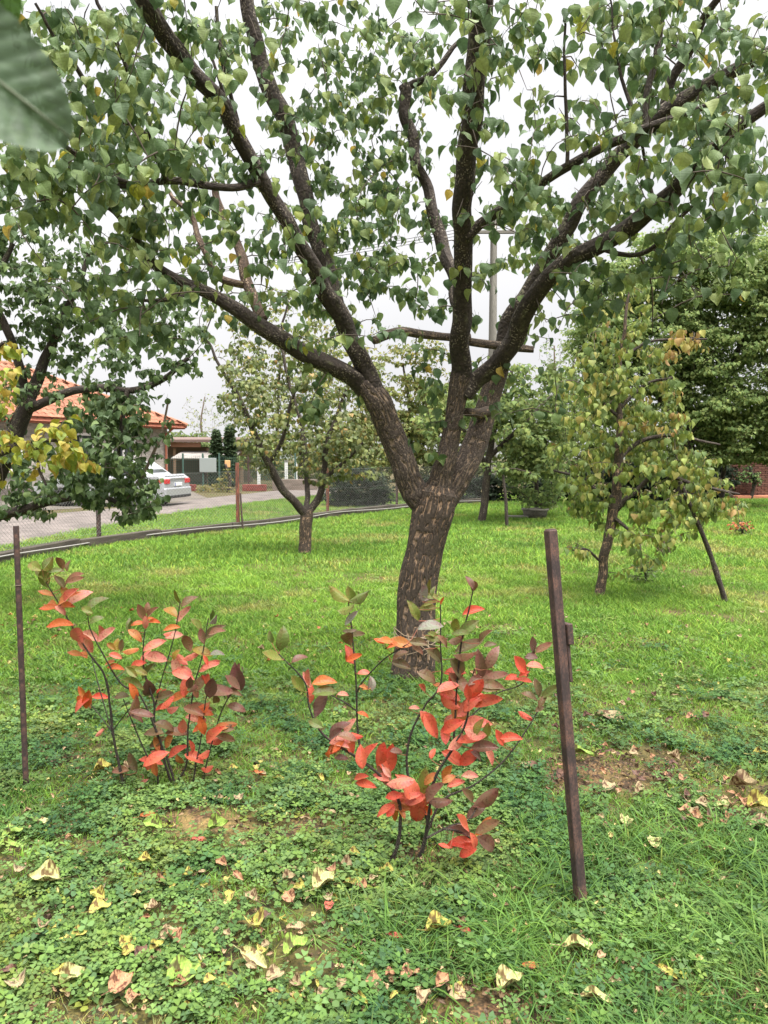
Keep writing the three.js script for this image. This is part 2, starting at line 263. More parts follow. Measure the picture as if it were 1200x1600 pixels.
// the old fruit tree in the middle: leaf density by 60-pixel cells, read off the photograph
const DENSITY = [
  '06676546665455167754',
  '06675254775543124455',
  '04776525776541123465',
  '56776525677351133477',
  '67777666777215145546',
  '65455545898327878314',
  '00465446898437772332',
  '02566443896144662112',
  '00233211342221321000',
  '00000001121231200000',
  '00000000410441200000',
  '00000000001400000000',
];
growTree({
  name: 'fruit_tree', label: 'large old fruit tree with cracked brown trunk forking low in the middle of the lawn', seed: 11, base: onGround(645, 1068),
  leaf: 0.070, fluff: 0.9, accent: [0.025, PAL.yellow], clear: 1, pal: PAL.main, geos: G.heart, parts: 300, spread: 0.5, minD: 2.3, droop: 0.68, reach: 1.1,
  limbs: [
    { name: 'trunk', mat: M.bark, sides: 170, step: 0.008, wob: 0.13, ridge: 0.008, pts: [[640, 1092, 5.15, 92], [644, 1050, 5.15, 70], [650, 1000, 5.15, 62], [655, 930, 5.15, 60], [664, 860, 5.15, 58], [676, 800, 5.15, 64], [682, 772, 5.15, 62], [684, 758, 5.15, 40]] },
    { name: 'limb', mat: M.barkMid, sides: 110, step: 0.009, wob: 0.09, ridge: 0.006, pts: [[676, 822, 5.15, 16], [652, 772, 5.13, 42], [628, 720, 5.1, 39], [607, 670, 5.07, 40], [592, 628, 5.02, 42], [572, 600, 5.0, 34]] },
    { name: 'limb', mat: M.barkMid, sides: 110, step: 0.009, wob: 0.09, ridge: 0.006, pts: [[680, 822, 5.15, 16], [690, 762, 5.14, 38], [698, 705, 5.12, 30], [708, 655, 5.1, 28], [716, 615, 5.08, 31], [722, 585, 5.06, 34]] },
    { name: 'limb', mat: M.barkMid, sides: 110, step: 0.009, wob: 0.09, ridge: 0.006, pts: [[686, 822, 5.16, 16], [714, 756, 5.22, 42], [738, 700, 5.32, 38], [757, 650, 5.38, 34], [772, 600, 5.4, 31], [786, 552, 5.4, 28]] },
    { mat: M.barkHigh, sides: 20, step: 0.03, wob: 0.22, jit: 0.02, pts: [[596, 640, 5.03, 32.4], [572, 606, 5.0, 32.4], [535, 582, 4.9, 27.9], [480, 552, 4.75, 26.1], [425, 520, 4.6, 24.3], [375, 485, 4.5, 22.5], [320, 455, 4.4, 19.8], [268, 430, 4.3, 17.1], [236, 405, 4.2, 13.5], [205, 362, 4.1, 10.8], [170, 325, 4.0, 7.2]] },
    { mat: M.barkHigh, sides: 20, step: 0.03, wob: 0.22, jit: 0.02, pts: [[598, 640, 5.03, 34.2], [578, 590, 4.98, 31.5], [555, 540, 4.9, 27.9], [525, 480, 4.75, 26.1], [490, 420, 4.6, 24.3], [450, 355, 4.45, 23.4], [418, 295, 4.3, 23.4], [392, 245, 4.2, 23.4], [355, 180, 4.05, 23.4], [310, 118, 3.9, 24.3], [258, 62, 3.75, 25.2], [225, 5, 3.6, 25.2], [200, -60, 3.5, 23.4]] },
    { mat: M.barkHigh, sides: 18, step: 0.04, wob: 0.22, jit: 0.02, pts: [[562, 566, 5.05, 23.4], [535, 500, 5.15, 21.6], [505, 400, 5.2, 21.6], [478, 310, 5.2, 23.4], [462, 250, 5.2, 24.3], [440, 175, 5.15, 25.2], [412, 105, 5.1, 25.2], [392, 40, 5.05, 21.6], [378, -40, 5.0, 18.0]] },
    { mat: M.barkHigh, sides: 24, step: 0.03, wob: 0.1, pts: [[717, 612, 5.08, 28], [722, 585, 5.05, 32.4], [720, 520, 4.9, 29.7], [721, 450, 4.75, 28.8], [722, 380, 4.6, 28.8], [726, 300, 4.4, 29.7], [733, 220, 4.2, 30.6], [741, 140, 4.0, 32.4], [748, 60, 3.85, 34.2], [754, -40, 3.7, 34.2]] },
    { mat: M.barkHigh, sides: 14, step: 0.04, wob: 0.22, jit: 0.02, pts: [[722, 500, 4.95, 19.8], [705, 430, 5.1, 19.8], [688, 375, 5.2, 19.8], [668, 305, 5.25, 18.0], [650, 240, 5.25, 17.1], [637, 185, 5.25, 17.1], [631, 133, 5.25, 18.0]] },
    { mat: M.barkHigh, sides: 10, step: 0.04, wob: 0.1, pts: [[633, 150, 5.25, 12.6], [645, 132, 5.25, 11.7], [668, 122, 5.2, 10.8], [690, 96, 5.2, 8.1], [718, 64, 5.2, 6.3]] },
    { mat: M.barkHigh, sides: 20, step: 0.03, wob: 0.22, jit: 0.02, pts: [[726, 618, 5.08, 27.0], [745, 596, 5.05, 27.0], [778, 566, 4.95, 28.8], [806, 520, 4.8, 30.6], [840, 462, 4.6, 28.8], [885, 412, 4.4, 27.0], [940, 380, 4.2, 27.0], [990, 350, 4.0, 27.0], [1045, 302, 3.8, 25.2], [1095, 255, 3.65, 22.5], [1140, 205, 3.5, 19.8], [1215, 150, 3.35, 16.2]] },
    { mat: M.barkHigh, sides: 14, step: 0.03, wob: 0.1, pts: [[728, 372, 4.55, 18.0], [752, 348, 4.5, 15.3], [800, 318, 4.35, 14.4], [845, 285, 4.2, 13.5], [895, 254, 4.05, 14.4], [940, 230, 3.95, 13.5], [1000, 206, 3.8, 13.5], [1060, 184, 3.7, 11.7], [1115, 160, 3.6, 8.1], [1160, 135, 3.5, 5.4]] },
    { mat: M.barkHigh, sides: 16, step: 0.04, wob: 0.22, jit: 0.02, pts: [[780, 575, 5.35, 28.8], [800, 500, 5.3, 27.0], [842, 425, 5.2, 25.2], [880, 362, 5.1, 24.3], [918, 305, 5.0, 24.3], [955, 258, 4.9, 24.3], [1005, 205, 4.75, 23.4], [1065, 158, 4.6, 22.5], [1130, 118, 4.45, 19.8], [1210, 75, 4.3, 16.2]] },
    { mat: M.barkHigh, sides: 10, step: 0.05, wob: 0.1, pts: [[1012, 205, 3.8, 9.9], [1014, 150, 3.8, 9.0], [1022, 100, 3.8, 9.9], [1034, 40, 3.8, 10.8], [1045, -20, 3.8, 9.0]] },
    { mat: M.barkHigh, sides: 10, step: 0.05, wob: 0.22, jit: 0.02, pts: [[1040, 178, 4.7, 16.2], [1060, 110, 4.6, 15.3], [1085, 60, 4.5, 13.5], [1108, 20, 4.4, 11.7], [1130, -20, 4.3, 9.9]] },
    { mat: M.barkHigh, sides: 8, step: 0.05, wob: 0.1, pts: [[930, 385, 4.2, 8.1], [992, 398, 4.1, 7.2], [1022, 384, 4.0, 8.1], [1060, 345, 3.95, 7.2], [1095, 308, 3.9, 4.5]] },
    { mat: M.barkHigh, sides: 8, step: 0.05, pts: [[1022, 315, 3.9, 6.3], [1008, 255, 3.9, 5.4], [1000, 218, 3.85, 4.5]] },
    { mat: M.barkHigh, sides: 8, step: 0.05, pts: [[886, 258, 4.05, 6.3], [888, 170, 4.0, 5.4], [884, 100, 3.95, 4.5], [880, 20, 3.9, 3.6]] },
    { mat: M.barkHigh, sides: 8, step: 0.05, pts: [[1000, 200, 3.8, 6.3], [975, 120, 3.9, 5.4], [960, 50, 3.9, 3.6], [950, -10, 3.9, 2.7]] },
    { mat: M.barkHigh, sides: 10, step: 0.04, wob: 0.1, pts: [[404, 284, 4.25, 12.6], [370, 292, 4.15, 11.7], [325, 289, 4.05, 11.7], [265, 282, 3.95, 10.8], [205, 288, 3.85, 9.9], [152, 291, 3.8, 8.1]] },
    { mat: M.barkHigh, sides: 8, step: 0.05, wob: 0.1, pts: [[200, 286, 3.85, 8.1], [162, 268, 3.7, 8.1], [125, 248, 3.6, 8.1], [92, 222, 3.5, 6.3], [60, 196, 3.4, 4.5]] },
    { mat: M.barkHigh, sides: 8, step: 0.05, wob: 0.1, pts: [[262, 284, 3.95, 9.0], [240, 220, 3.85, 8.1], [190, 190, 3.75, 8.1], [140, 140, 3.6, 8.1], [108, 92, 3.5, 7.2], [85, 60, 3.4, 5.4], [55, 5, 3.3, 4.5]] },
    { mat: M.barkHigh, sides: 8, step: 0.05, wob: 0.1, pts: [[262, 283, 3.9, 7.2], [232, 200, 3.7, 7.2], [203, 112, 3.55, 7.2], [172, 50, 3.45, 6.3], [148, -10, 3.4, 5.4]] },
    { mat: M.barkHigh, sides: 8, step: 0.05, pts: [[372, 200, 4.1, 7.2], [362, 150, 4.0, 6.3], [350, 95, 3.9, 6.3], [338, 10, 3.85, 5.4]] },
    { mat: M.barkHigh, sides: 8, step: 0.05, pts: [[365, 190, 4.1, 5.4], [335, 110, 4.0, 4.5], [320, 65, 4.0, 3.6]] },
    { mat: M.barkPale, sides: 14, step: 0.04, wob: 0.22, jit: 0.02, pts: [[412, 500, 4.7, 15.3], [398, 460, 4.8, 16.2], [378, 410, 4.9, 15.3], [358, 360, 5.0, 13.5], [340, 310, 5.1, 10.8], [335, 285, 5.1, 7.2]] },
    { mat: M.barkPale, sides: 12, step: 0.04, wob: 0.22, jit: 0.02, pts: [[382, 445, 4.85, 11.7], [345, 432, 4.9, 11.7], [322, 405, 4.9, 9.9], [305, 350, 4.95, 8.1], [265, 300, 5.0, 5.4]] },
    { mat: M.barkHigh, sides: 8, step: 0.05, pts: [[305, 448, 4.35, 7.2], [270, 466, 4.2, 6.3], [205, 470, 4.1, 4.5]] },
    { mat: M.barkHigh, sides: 8, step: 0.05, pts: [[240, 408, 4.2, 7.2], [232, 350, 4.1, 6.3], [216, 300, 4.05, 5.4]] },
    { name: 'sawn_limb', mat: M.barkMid, label: 'grey bare sawn off limb stub pointing left', bare: 1, sides: 16, step: 0.02, wob: 0.2, pts: [[735, 528, 4.98, 13], [700, 526, 4.95, 12], [662, 522, 4.9, 13], [625, 518, 4.85, 13], [600, 524, 4.8, 14], [584, 532, 4.78, 12]] },
    { name: 'sawn_limb', mat: M.barkMid, label: 'grey bare sawn off limb stub pointing right', bare: 1, sides: 16, step: 0.02, wob: 0.2, pts: [[722, 532, 5.1, 12], [760, 537, 5.15, 13], [790, 541, 5.2, 13], [815, 544, 5.2, 12], [834, 546, 5.2, 10]] },
    { name: 'sawn_limb', mat: M.bark, label: 'short dark sawn stub with leaf shoots', bare: 1, sides: 12, step: 0.02, wob: 0.2, pts: [[768, 642, 5.36, 20], [748, 646, 5.25, 16], [728, 644, 5.15, 13]] },
  ],
  targets: (R) => {
    const out = [];
    DENSITY.forEach((row, j) => [...row].forEach((ch, i) => { const n = +ch * (i < 7 ? 0.86 : 1.0); for (let k = 0; k < Math.floor(n) + (R() < n % 1 ? 1 : 0); k++) out.push([i * 60 + R() * 60, j * 60 + R() * 60, 6 + Math.floor(R() * 8), j > 8 ? (i < 9 ? 4.8 : 4.9 + R() * 0.3) : null]); }));
    for (let k = 0; k < 40; k++) out.push([R() * 1200, -R() * 140, 10, 3 + R() * 2]); for (let k = 0; k < 170; k++) out.push([R() * 1150 + 20, R() * 460, 2, null]);
    return out.sort((a, b) => b[1] - a[1]);
  },
});
// ---------- the ground ----------
const MOUND = onGround(325, 1290), SOIL = [[325, 1292, 46, 20, 1], [300, 1330, 30, 14, .6], [945, 1212, 95, 28, 1], [870, 1232, 45, 14, .7], [1020, 1190, 70, 24, .8], [1170, 1262, 60, 34, .9], [1060, 1290, 50, 14, .4], [505, 1478, 52, 34, .8], [760, 1572, 80, 34, 1], [430, 1290, 70, 22, .5],
  [600, 905, 70, 9, .55], [520, 880, 60, 6, .7], [440, 886, 60, 9, .6], [1080, 890, 70, 8, .6], [960, 1005, 60, 10, .5], [1050, 960, 60, 8, .6], [300, 940, 90, 9, .4], [60, 1445, 40, 18, .7], [110, 1180, 60, 18, .5], [640, 1340, 60, 26, .5], [90, 1590, 60, 16, .5], [1010, 1010, 30, 8, .5], [760, 985, 50, 9, .5], [240, 1290, 50, 10, .4], [1140, 965, 50, 8, .5], [550, 1010, 60, 10, .3], [690, 930, 60, 7, .4]]
  .map(([x, y, rx, ry, k]) => { const c = onGround(x, y), e = onGround(x + rx, y), f = onGround(x, y - ry); return [c.x, c.z, Math.abs(e.x - c.x), Math.max(0.05, Math.abs(f.z - c.z)), k]; });
const soilAt = (x, z) => { let m = 1.1 * sstep(0.24, 0.12, Math.hypot((x - MOUND.x) * 0.8, z - MOUND.z) + 0.1 * (fbm(x * 12, z * 12, 98) - 0.5)); for (const [cx, cz, rx, rz, k] of SOIL) { const q = ((x - cx) / rx) ** 2 + ((z - cz) / rz) ** 2; if (q < 2.6) m = Math.max(m, k * sstep(2.2, 0.3, q + 1.1 * (fbm(x * 5, z * 5, 91) - 0.5))); } m = Math.min(1, m); return m; };
const groundY = (x, z) => { const near = sstep(13, 9, -z + Math.max(0, -x) * 0.4); return near * (0.035 * (fbm(x * 0.7, z * 0.7, 92) - 0.5) + 0.02 * (fbm(x * 4, z * 4, 93) - 0.5)) + 0.05 * Math.exp(-((x - MOUND.x) ** 2 + ((z - MOUND.z) * 0.8) ** 2) / 0.018) * (0.8 + 0.5 * fbm(x * 14, z * 14, 94)); };
{
  const xs = [], zs = []; for (let k = -110; k <= 110; k++) xs.push(Math.sign(k) * (Math.abs(k) * 0.035 + Math.pow(Math.abs(k) / 110, 4) * 220)); for (let k = 0; k <= 250; k++) zs.push(6 - (k * 0.05 + Math.pow(k / 250, 4) * 300));
  const p = [], u = [], c = [], idx = [];
  for (const z of zs) for (const x of xs) { p.push(x, groundY(x, z), z); u.push(x / 1.6, z / 1.6); const s = soilAt(x, z), g = fbm(x * 1.3, z * 1.3, 95); const t = mixc(mixc([.55, .72, .35], [.9, .9, .55], g), [1.05, .86, .7], s); const f = t; if (Math.hypot(x - MOUND.x, z - MOUND.z) < 0.22) { const q = 0.7 * sstep(0.22, 0.1, Math.hypot(x - MOUND.x, z - MOUND.z) + 0.08 * (fbm(x * 20, z * 20, 99) - 0.5)); f[0] += q; f[1] += q * 0.68; f[2] += q * 0.75; } c.push(...f); }
  const w = xs.length; for (let j = 0; j < zs.length - 1; j++) for (let i = 0; i < w - 1; i++) { const a = j * w + i; idx.push(a, a + 1, a + w, a + 1, a + w + 1, a + w); }
  const g = new THREE.BufferGeometry(); g.setAttribute('position', new THREE.BufferAttribute(new Float32Array(p), 3)); g.setAttribute('uv', new THREE.BufferAttribute(new Float32Array(u), 2)); g.setAttribute('color', new THREE.BufferAttribute(new Float32Array(c), 3)); g.setIndex(idx); g.computeVertexNormals();
  const m = part('ground', g, std({ map: T.soil, vertexColors: true, bumpMap: T.soilH, bumpScale: 0.012, roughness: 1 }), scene, 'structure'); tag(m, 'lawn soil under grass and clover');
}
// the road beyond the fence: points of its two edges, nearest first
const ROAD_N = [[-260, 960], [-120, 893], [0, 856], [120, 832], [250, 806], [340, 793], [430, 781], [520, 773]], ROAD_F = [[-260, 850], [-120, 826], [0, 810], [120, 800], [250, 788], [340, 777], [430, 767], [520, 763]];
const roadEdge = (L, z) => { const q = L.map(([x, y]) => onGround(x, y)); for (let k = 0; k < q.length - 1; k++) if (z <= q[k].z && z >= q[k + 1].z) return lerp(q[k].x, q[k + 1].x, (z - q[k].z) / (q[k + 1].z - q[k].z)); return z > q[0].z ? q[0].x : q[q.length - 1].x; };
const onRoad = (x, z) => z > -34 && x < roadEdge(ROAD_N, z) && x > roadEdge(ROAD_F, z);
{
  const b = new MB(), n = 90; for (let k = 0; k <= n; k++) { const z = -5.5 - Math.pow(k / n, 1.3) * 30, x1 = roadEdge(ROAD_N, z) + 0.25 * (fbm(z * 1.3, 3, 96) - 0.5), x0 = roadEdge(ROAD_F, z) + 0.3 * (fbm(z * 1.1, 8, 96) - 0.5); for (let s = 0; s <= 4; s++) { const x = lerp(x0, x1, s / 4); b.p.push(x, 0.012 + 0.03 * Math.sin(Math.PI * s / 4), z); b.u.push(x / 2, z / 2); } }
  for (let k = 0; k < n; k++) for (let s = 0; s < 4; s++) { const a = k * 5 + s; b.i.push(a, a + 1, a + 5, a + 1, a + 6, a + 5); }
  tag(part('road', b.geo(), std({ map: T.grit, color: rgb(.33, .275, .25), bumpMap: T.grit, bumpScale: 0.02, roughness: 1 }), scene, 'structure'), 'pinkish gravel road beyond the wire fence');
  // trodden yard where the car stands
  const y = new MB(); const c0 = onGround(-60, 806), c1 = onGround(330, 781), c2 = onGround(300, 768), c3 = onGround(-60, 772);
  y.poly([c0, c1, c2, c3].map((p) => V(p.x, 0.006, p.z)), [c0, c1, c2, c3].map((p) => [p.x / 2, p.z / 2]), [0, 1, 2, 0, 2, 3]);
  tag(part('driveway', y.geo(), std({ map: T.grit, color: rgb(.27, .23, .19), roughness: 1 }), scene, 'structure'), 'bare earth driveway in front of the house');
}
// the fence line, far end first found on the photograph
const FENCE = [[-330, 958], [-120, 907], [0, 881], [155, 851], [372, 829], [512, 809], [620, 797], [705, 789], [760, 785]].map(([x, y]) => onGround(x, y));
const beyondFence = (x, z) => { for (let k = 0; k < FENCE.length - 1; k++) { const a = FENCE[k], b = FENCE[k + 1]; if (z <= a.z && z >= b.z) return x < lerp(a.x, b.x, (z - a.z) / (b.z - a.z)); } return false; };

// ---------- grass ----------
function tuftGeo(seed, blades, rad, h0, h1, w, lean, segs = 3) {
  const r = rng(seed), b = new MB(); b.c = [];
  for (let k = 0; k < blades; k++) {
    const a = r() * 6.283, q = Math.sqrt(r()) * rad, x = Math.cos(a) * q, z = Math.sin(a) * q, h = lerp(h0, h1, r()), d = r() * 6.283, l = lean * (0.3 + r()) * h, ww = w * (0.6 + 0.7 * r()), tw = r() * 6.283, cx = Math.cos(tw) * ww / 2, cz = Math.sin(tw) * ww / 2;
    const straw = r() < 0.06, cc = straw ? [2.0, 1.25, 1.3] : (() => { const t = r(); return [0.8 + 0.5 * t, 0.82 + 0.36 * t, 0.7 + 0.6 * r()]; })(), s0 = b.n;
    for (let s = 0; s <= segs; s++) { const t = s / segs, g = t * t, px = x + Math.cos(d) * l * g, pz = z + Math.sin(d) * l * g, py = h * (t - 0.28 * g * lean), tp = s === segs ? 0.12 : 1 - 0.35 * t; b.p.push(px - cx * tp, py, pz - cz * tp, px + cx * tp, py, pz + cz * tp); b.u.push(0, t, 1, t); b.c.push(...cc, ...cc); }
    for (let s = 0; s < segs; s++) { const i = s0 + s * 2; b.i.push(i, i + 1, i + 2, i + 1, i + 3, i + 2); }
  }
  return b.geo();
}
const TUFT = {
  short: [1, 2, 3].map((s) => tuftGeo(s, 16, 0.055, 0.018, 0.05, 0.0038, 0.9)),
  mid: [4, 5, 6].map((s) => tuftGeo(s, 26, 0.10, 0.025, 0.07, 0.0055, 0.9)),
  far: [7, 8].map((s) => tuftGeo(s, 34, 0.2, 0.03, 0.085, 0.011, 0.8, 2)),
  long: [9, 10, 11].map((s) => tuftGeo(s, 24, 0.07, 0.035, 0.115, 0.0056, 1.15, 5)),
};
// how the lawn varies: long rough grass in the lower right, clover in the lower left
const seenXY = (x, z) => { const s = seen(V(x, 0, z)); return [s[0], s[1]]; };
const longAt = (x, y) => Math.max(sstep(560, 700, x - (y > 1500 ? (y - 1500) * 1.2 : 0)) * sstep(1255, 1340, y), sstep(540, 600, x) * sstep(760, 700, x) * sstep(1370, 1400, y) * sstep(1520, 1480, y), 0.8 * sstep(1030, 1070, y) * sstep(1120, 1090, y) * sstep(590, 610, x) * sstep(740, 690, x), 0.55 * sstep(70, 20, x) * sstep(1150, 1220, y) * sstep(1330, 1290, y));
const cloverAt = (x, y) => clamp(sstep(1080, 1230, y) * (1 - 0.65 * longAt(x, y)) * (0.35 + 0.65 * sstep(860, 700, x - (y < 1330 ? 60 : 0))) + 0.35 * sstep(1000, 1150, y));
{
  const R = rng(77), up = V(0, 1, 0), out = {}; for (const k in TUFT) out[k] = TUFT[k].map(() => [[], []]);
  const put = (kind, x, z, s, c) => { const v = Math.floor(R() * TUFT[kind].length), m = new THREE.Matrix4().compose(V(x, groundY(x, z) - 0.004, z), new THREE.Quaternion().setFromAxisAngle(up, R() * 6.283).multiply(new THREE.Quaternion().setFromAxisAngle(V(1, 0, 0), (R() - 0.5) * 0.4)), V(s, s * (0.8 + 0.5 * R()), s)); out[kind][v][0].push(m); out[kind][v][1].push(c); };
  const colour = (x, z, kind) => { const g = fbm(x * 0.55, z * 0.55, 101), f = fbm(x * 2.6, z * 2.6, 102), dry = sstep(0.54, 0.76, 0.6 * fbm(x * 1.1 + 40, z * 1.1, 103) + 0.4 * fbm(x * 3.3, z * 3.3, 107));
    let c = mixc([.12, .255, .042], [.25, .43, .066], clamp(g * 0.9 + (f - 0.5) * 0.9)); if (kind === 'long') c = mixc(c, mixc([.045, .12, .03], [.15, .27, .055], R() * R()), 0.8); c = mixc(c, [.36, .34, .13], 0.75 * dry); return rgb(...c).multiplyScalar(0.8 + 0.4 * R()); };
  const scatter = (z0, z1, per, kind, keep) => { const wNear = 0.56 * -z0 + 0.6, wFar = 0.56 * -z1 + 0.6, area = (wNear + wFar) * (z0 - z1), n = Math.floor(area * per); for (let k = 0; k < n; k++) { const t = R(), z = lerp(z0, z1, t), x = (R() * 2 - 1) * (0.56 * -z + 0.6); const pr = keep(x, z); if (R() < pr) put(kind, x, z, 0.75 + 0.5 * R(), colour(x, z, kind)); } };
  const bare = (x, z) => 1 - 0.93 * soilAt(x, z);
  scatter(-1.4, -3.2, 620, 'short', (x, z) => { const [a, b] = seenXY(x, z); return bare(x, z) * (1 - 0.5 * cloverAt(a, b)); });
  scatter(-3.2, -5.2, 620, 'short', (x, z) => { const [a, b] = seenXY(x, z); return bare(x, z) * (1 - 0.35 * cloverAt(a, b)); });
  scatter(-1.4, -4.4, 380, 'long', (x, z) => { const [a, b] = seenXY(x, z); return bare(x, z) * longAt(a, b) * (Math.hypot(a - 745, b - 1320) < 75 ? 0.12 : 1) * (0.25 + 0.75 * sstep(0.38, 0.6, fbm(x * 4.5, z * 4.5, 104))); });
  scatter(-1.5, -8, 26, 'long', (x, z) => { const [a, b] = seenXY(x, z); return bare(x, z) * sstep(0.5, 0.7, fbm(x * 1.7, z * 1.7, 105)) * 0.6; });
  scatter(-4.7, -6.2, 80, 'long', (x, z) => { const [a, b] = seenXY(x, z); return longAt(a, b); });
  scatter(-5.0, -10, 300, 'mid', (x, z) => bare(x, z) * (0.55 + 0.45 * sstep(0.3, 0.5, fbm(x * 2, z * 2, 106))) * (beyondFence(x, z) ? 0.6 : 1));
  scatter(-10, -17, 75, 'far', (x, z) => (1 - 0.7 * soilAt(x, z)) * (onRoad(x, z) ? 0 : 1));
  scatter(-17, -30, 40, 'far', (x, z) => (onRoad(x, z) || x < roadEdge(ROAD_F, z) ? 0 : 1));
  for (const k in TUFT) TUFT[k].forEach((g, v) => { const [m, c] = out[k][v]; if (m.length) { const o = inst('grass', g, M_GRASS, m, c, scene); tag(o, { short: 'fine short grass between the clover in the foreground', mid: 'cropped lawn grass round the old tree', far: 'distant bright green lawn grass', long: 'long arching grass round the leaning post' }[k], 'grass'); } });
}
// ---------- clover and small weeds ----------
function cloverGeo(seed, n, rad, size) {
  const r = rng(seed), b = new MB(); b.c = [];
  for (let k = 0; k < n; k++) {
    const a = r() * 6.283, q = Math.sqrt(r()) * rad, x = Math.cos(a) * q, z = Math.sin(a) * q, h = 0.012 + 0.04 * r(), tx = (r() - 0.5) * 0.9, tz = (r() - 0.5) * 0.9, s = size * (0.6 + 0.7 * r()), ph = r() * 6, t = r(), c = [0.75 + 0.45 * t, 0.8 + 0.35 * t, 0.8 + 0.5 * r()], tw = r() < 0.1 ? [1.9, 1.3, .9] : c;
    for (let l = 0; l < 3; l++) {
      const e = ph + l * 2.094, dx = Math.cos(e), dz = Math.sin(e), nx = -dz, nz = dx, s0 = b.n, P = (u, v, w) => { const px = dx * u + nx * v, pz = dz * u + nz * v; b.p.push(x + px * s, h + (px * tx + pz * tz + w) * s, z + pz * s); b.u.push(u, v + 0.5); b.c.push(...tw); };
      P(0.05, 0, 0); P(0.45, -0.36, 0.16); P(0.45, 0, 0.02); P(0.45, 0.36, 0.16); P(0.86, -0.36, 0.14); P(0.84, 0, 0); P(0.86, 0.36, 0.14);
      b.i.push(s0, s0 + 2, s0 + 1, s0, s0 + 3, s0 + 2, s0 + 1, s0 + 2, s0 + 4, s0 + 2, s0 + 5, s0 + 4, s0 + 2, s0 + 3, s0 + 5, s0 + 3, s0 + 6, s0 + 5);
    }
  }
  return b.geo();
}
function rosetteGeo(seed, n, len) { const r = rng(seed), parts = []; for (let k = 0; k < n; k++) { const g = leafGeo(seed % 2 ? OUT.round : OUT.ellip, { rows: 5, cols: 1, fold: 0.25, bend: 0.9, seed: seed * 9 + k }); const a = k / n * 6.283 + r() * 0.5; g.applyMatrix4(basis(V(Math.cos(a) * 0.01, 0.006, Math.sin(a) * 0.01), V(Math.cos(a), 0.35 + 0.5 * r(), Math.sin(a)), V(-Math.cos(a) * 0.4, 1, -Math.sin(a) * 0.4), len * (0.6 + 0.6 * r()))); parts.push(g); } return mergeGeometries(parts); }
{
  const R = rng(78), geos = [cloverGeo(1, 14, 0.07, 0.017), cloverGeo(2, 14, 0.07, 0.021), cloverGeo(3, 16, 0.08, 0.014)], ros = [rosetteGeo(1, 7, 0.045), rosetteGeo(2, 6, 0.06), rosetteGeo(3, 6, 0.035)], A = geos.map(() => [[], []]), B = ros.map(() => [[], []]);
  const go = (z0, z1, per, keep, L, scale, col) => { const n = Math.floor((0.56 * (-z0 - z1) + 1.2) * (z0 - z1) * per); for (let k = 0; k < n; k++) { const z = lerp(z0, z1, R()), x = (R() * 2 - 1) * (0.56 * -z + 0.6), [a, b] = seenXY(x, z); if (R() > keep(a, b, x, z) * (1 - 0.95 * soilAt(x, z))) continue; const v = Math.floor(R() * L.length), s = scale * (0.75 + 0.5 * R()); L[v][0].push(new THREE.Matrix4().compose(V(x, groundY(x, z), z), new THREE.Quaternion().setFromAxisAngle(V(0, 1, 0), R() * 6.283), V(s, s, s))); L[v][1].push(rgb(...col(x, z)).multiplyScalar(0.75 + 0.5 * R())); } };
  const cc = (x, z) => mixc(mixc([.05, .12, .034], [.14, .235, .062], sstep(.3, .7, fbm(x * 3, z * 3, 111))), [.24, .28, .06], 0.45 * sstep(.58, .75, fbm(x * 5 + 9, z * 5, 114)));
  go(-1.4, -3.6, 420, (a, b, x, z) => cloverAt(a, b) * sstep(0.28, 0.52, fbm(x * 5, z * 5, 112)), A, 1, cc);
  go(-3.6, -6.5, 260, (a, b, x, z) => cloverAt(a, b) * sstep(0.3, 0.55, fbm(x * 3, z * 3, 112)) + 0.06, A, 1.1, cc);
  go(-1.4, -4, 22, (a, b) => 0.5 + 0.5 * cloverAt(a, b), B, 1, (x, z) => mixc([.08, .16, .04], [.16, .25, .055], R()));
  go(-4, -10, 14, (a, b, x, z) => sstep(0.4, 0.6, fbm(x * 2, z * 2, 113)), B, 1.3, (x, z) => mixc([.19, .28, .045], [.28, .36, .06], R()));
  geos.forEach((g, v) => tag(inst('clover', g, M_GRASS, A[v][0], A[v][1], scene), 'low clover leaves covering the foreground', 'clover'));
  ros.forEach((g, v) => tag(inst('weeds', g, M_LEAF, B[v][0], B[v][1], scene), 'small broad leaved weeds in the lawn', 'weeds'));
}
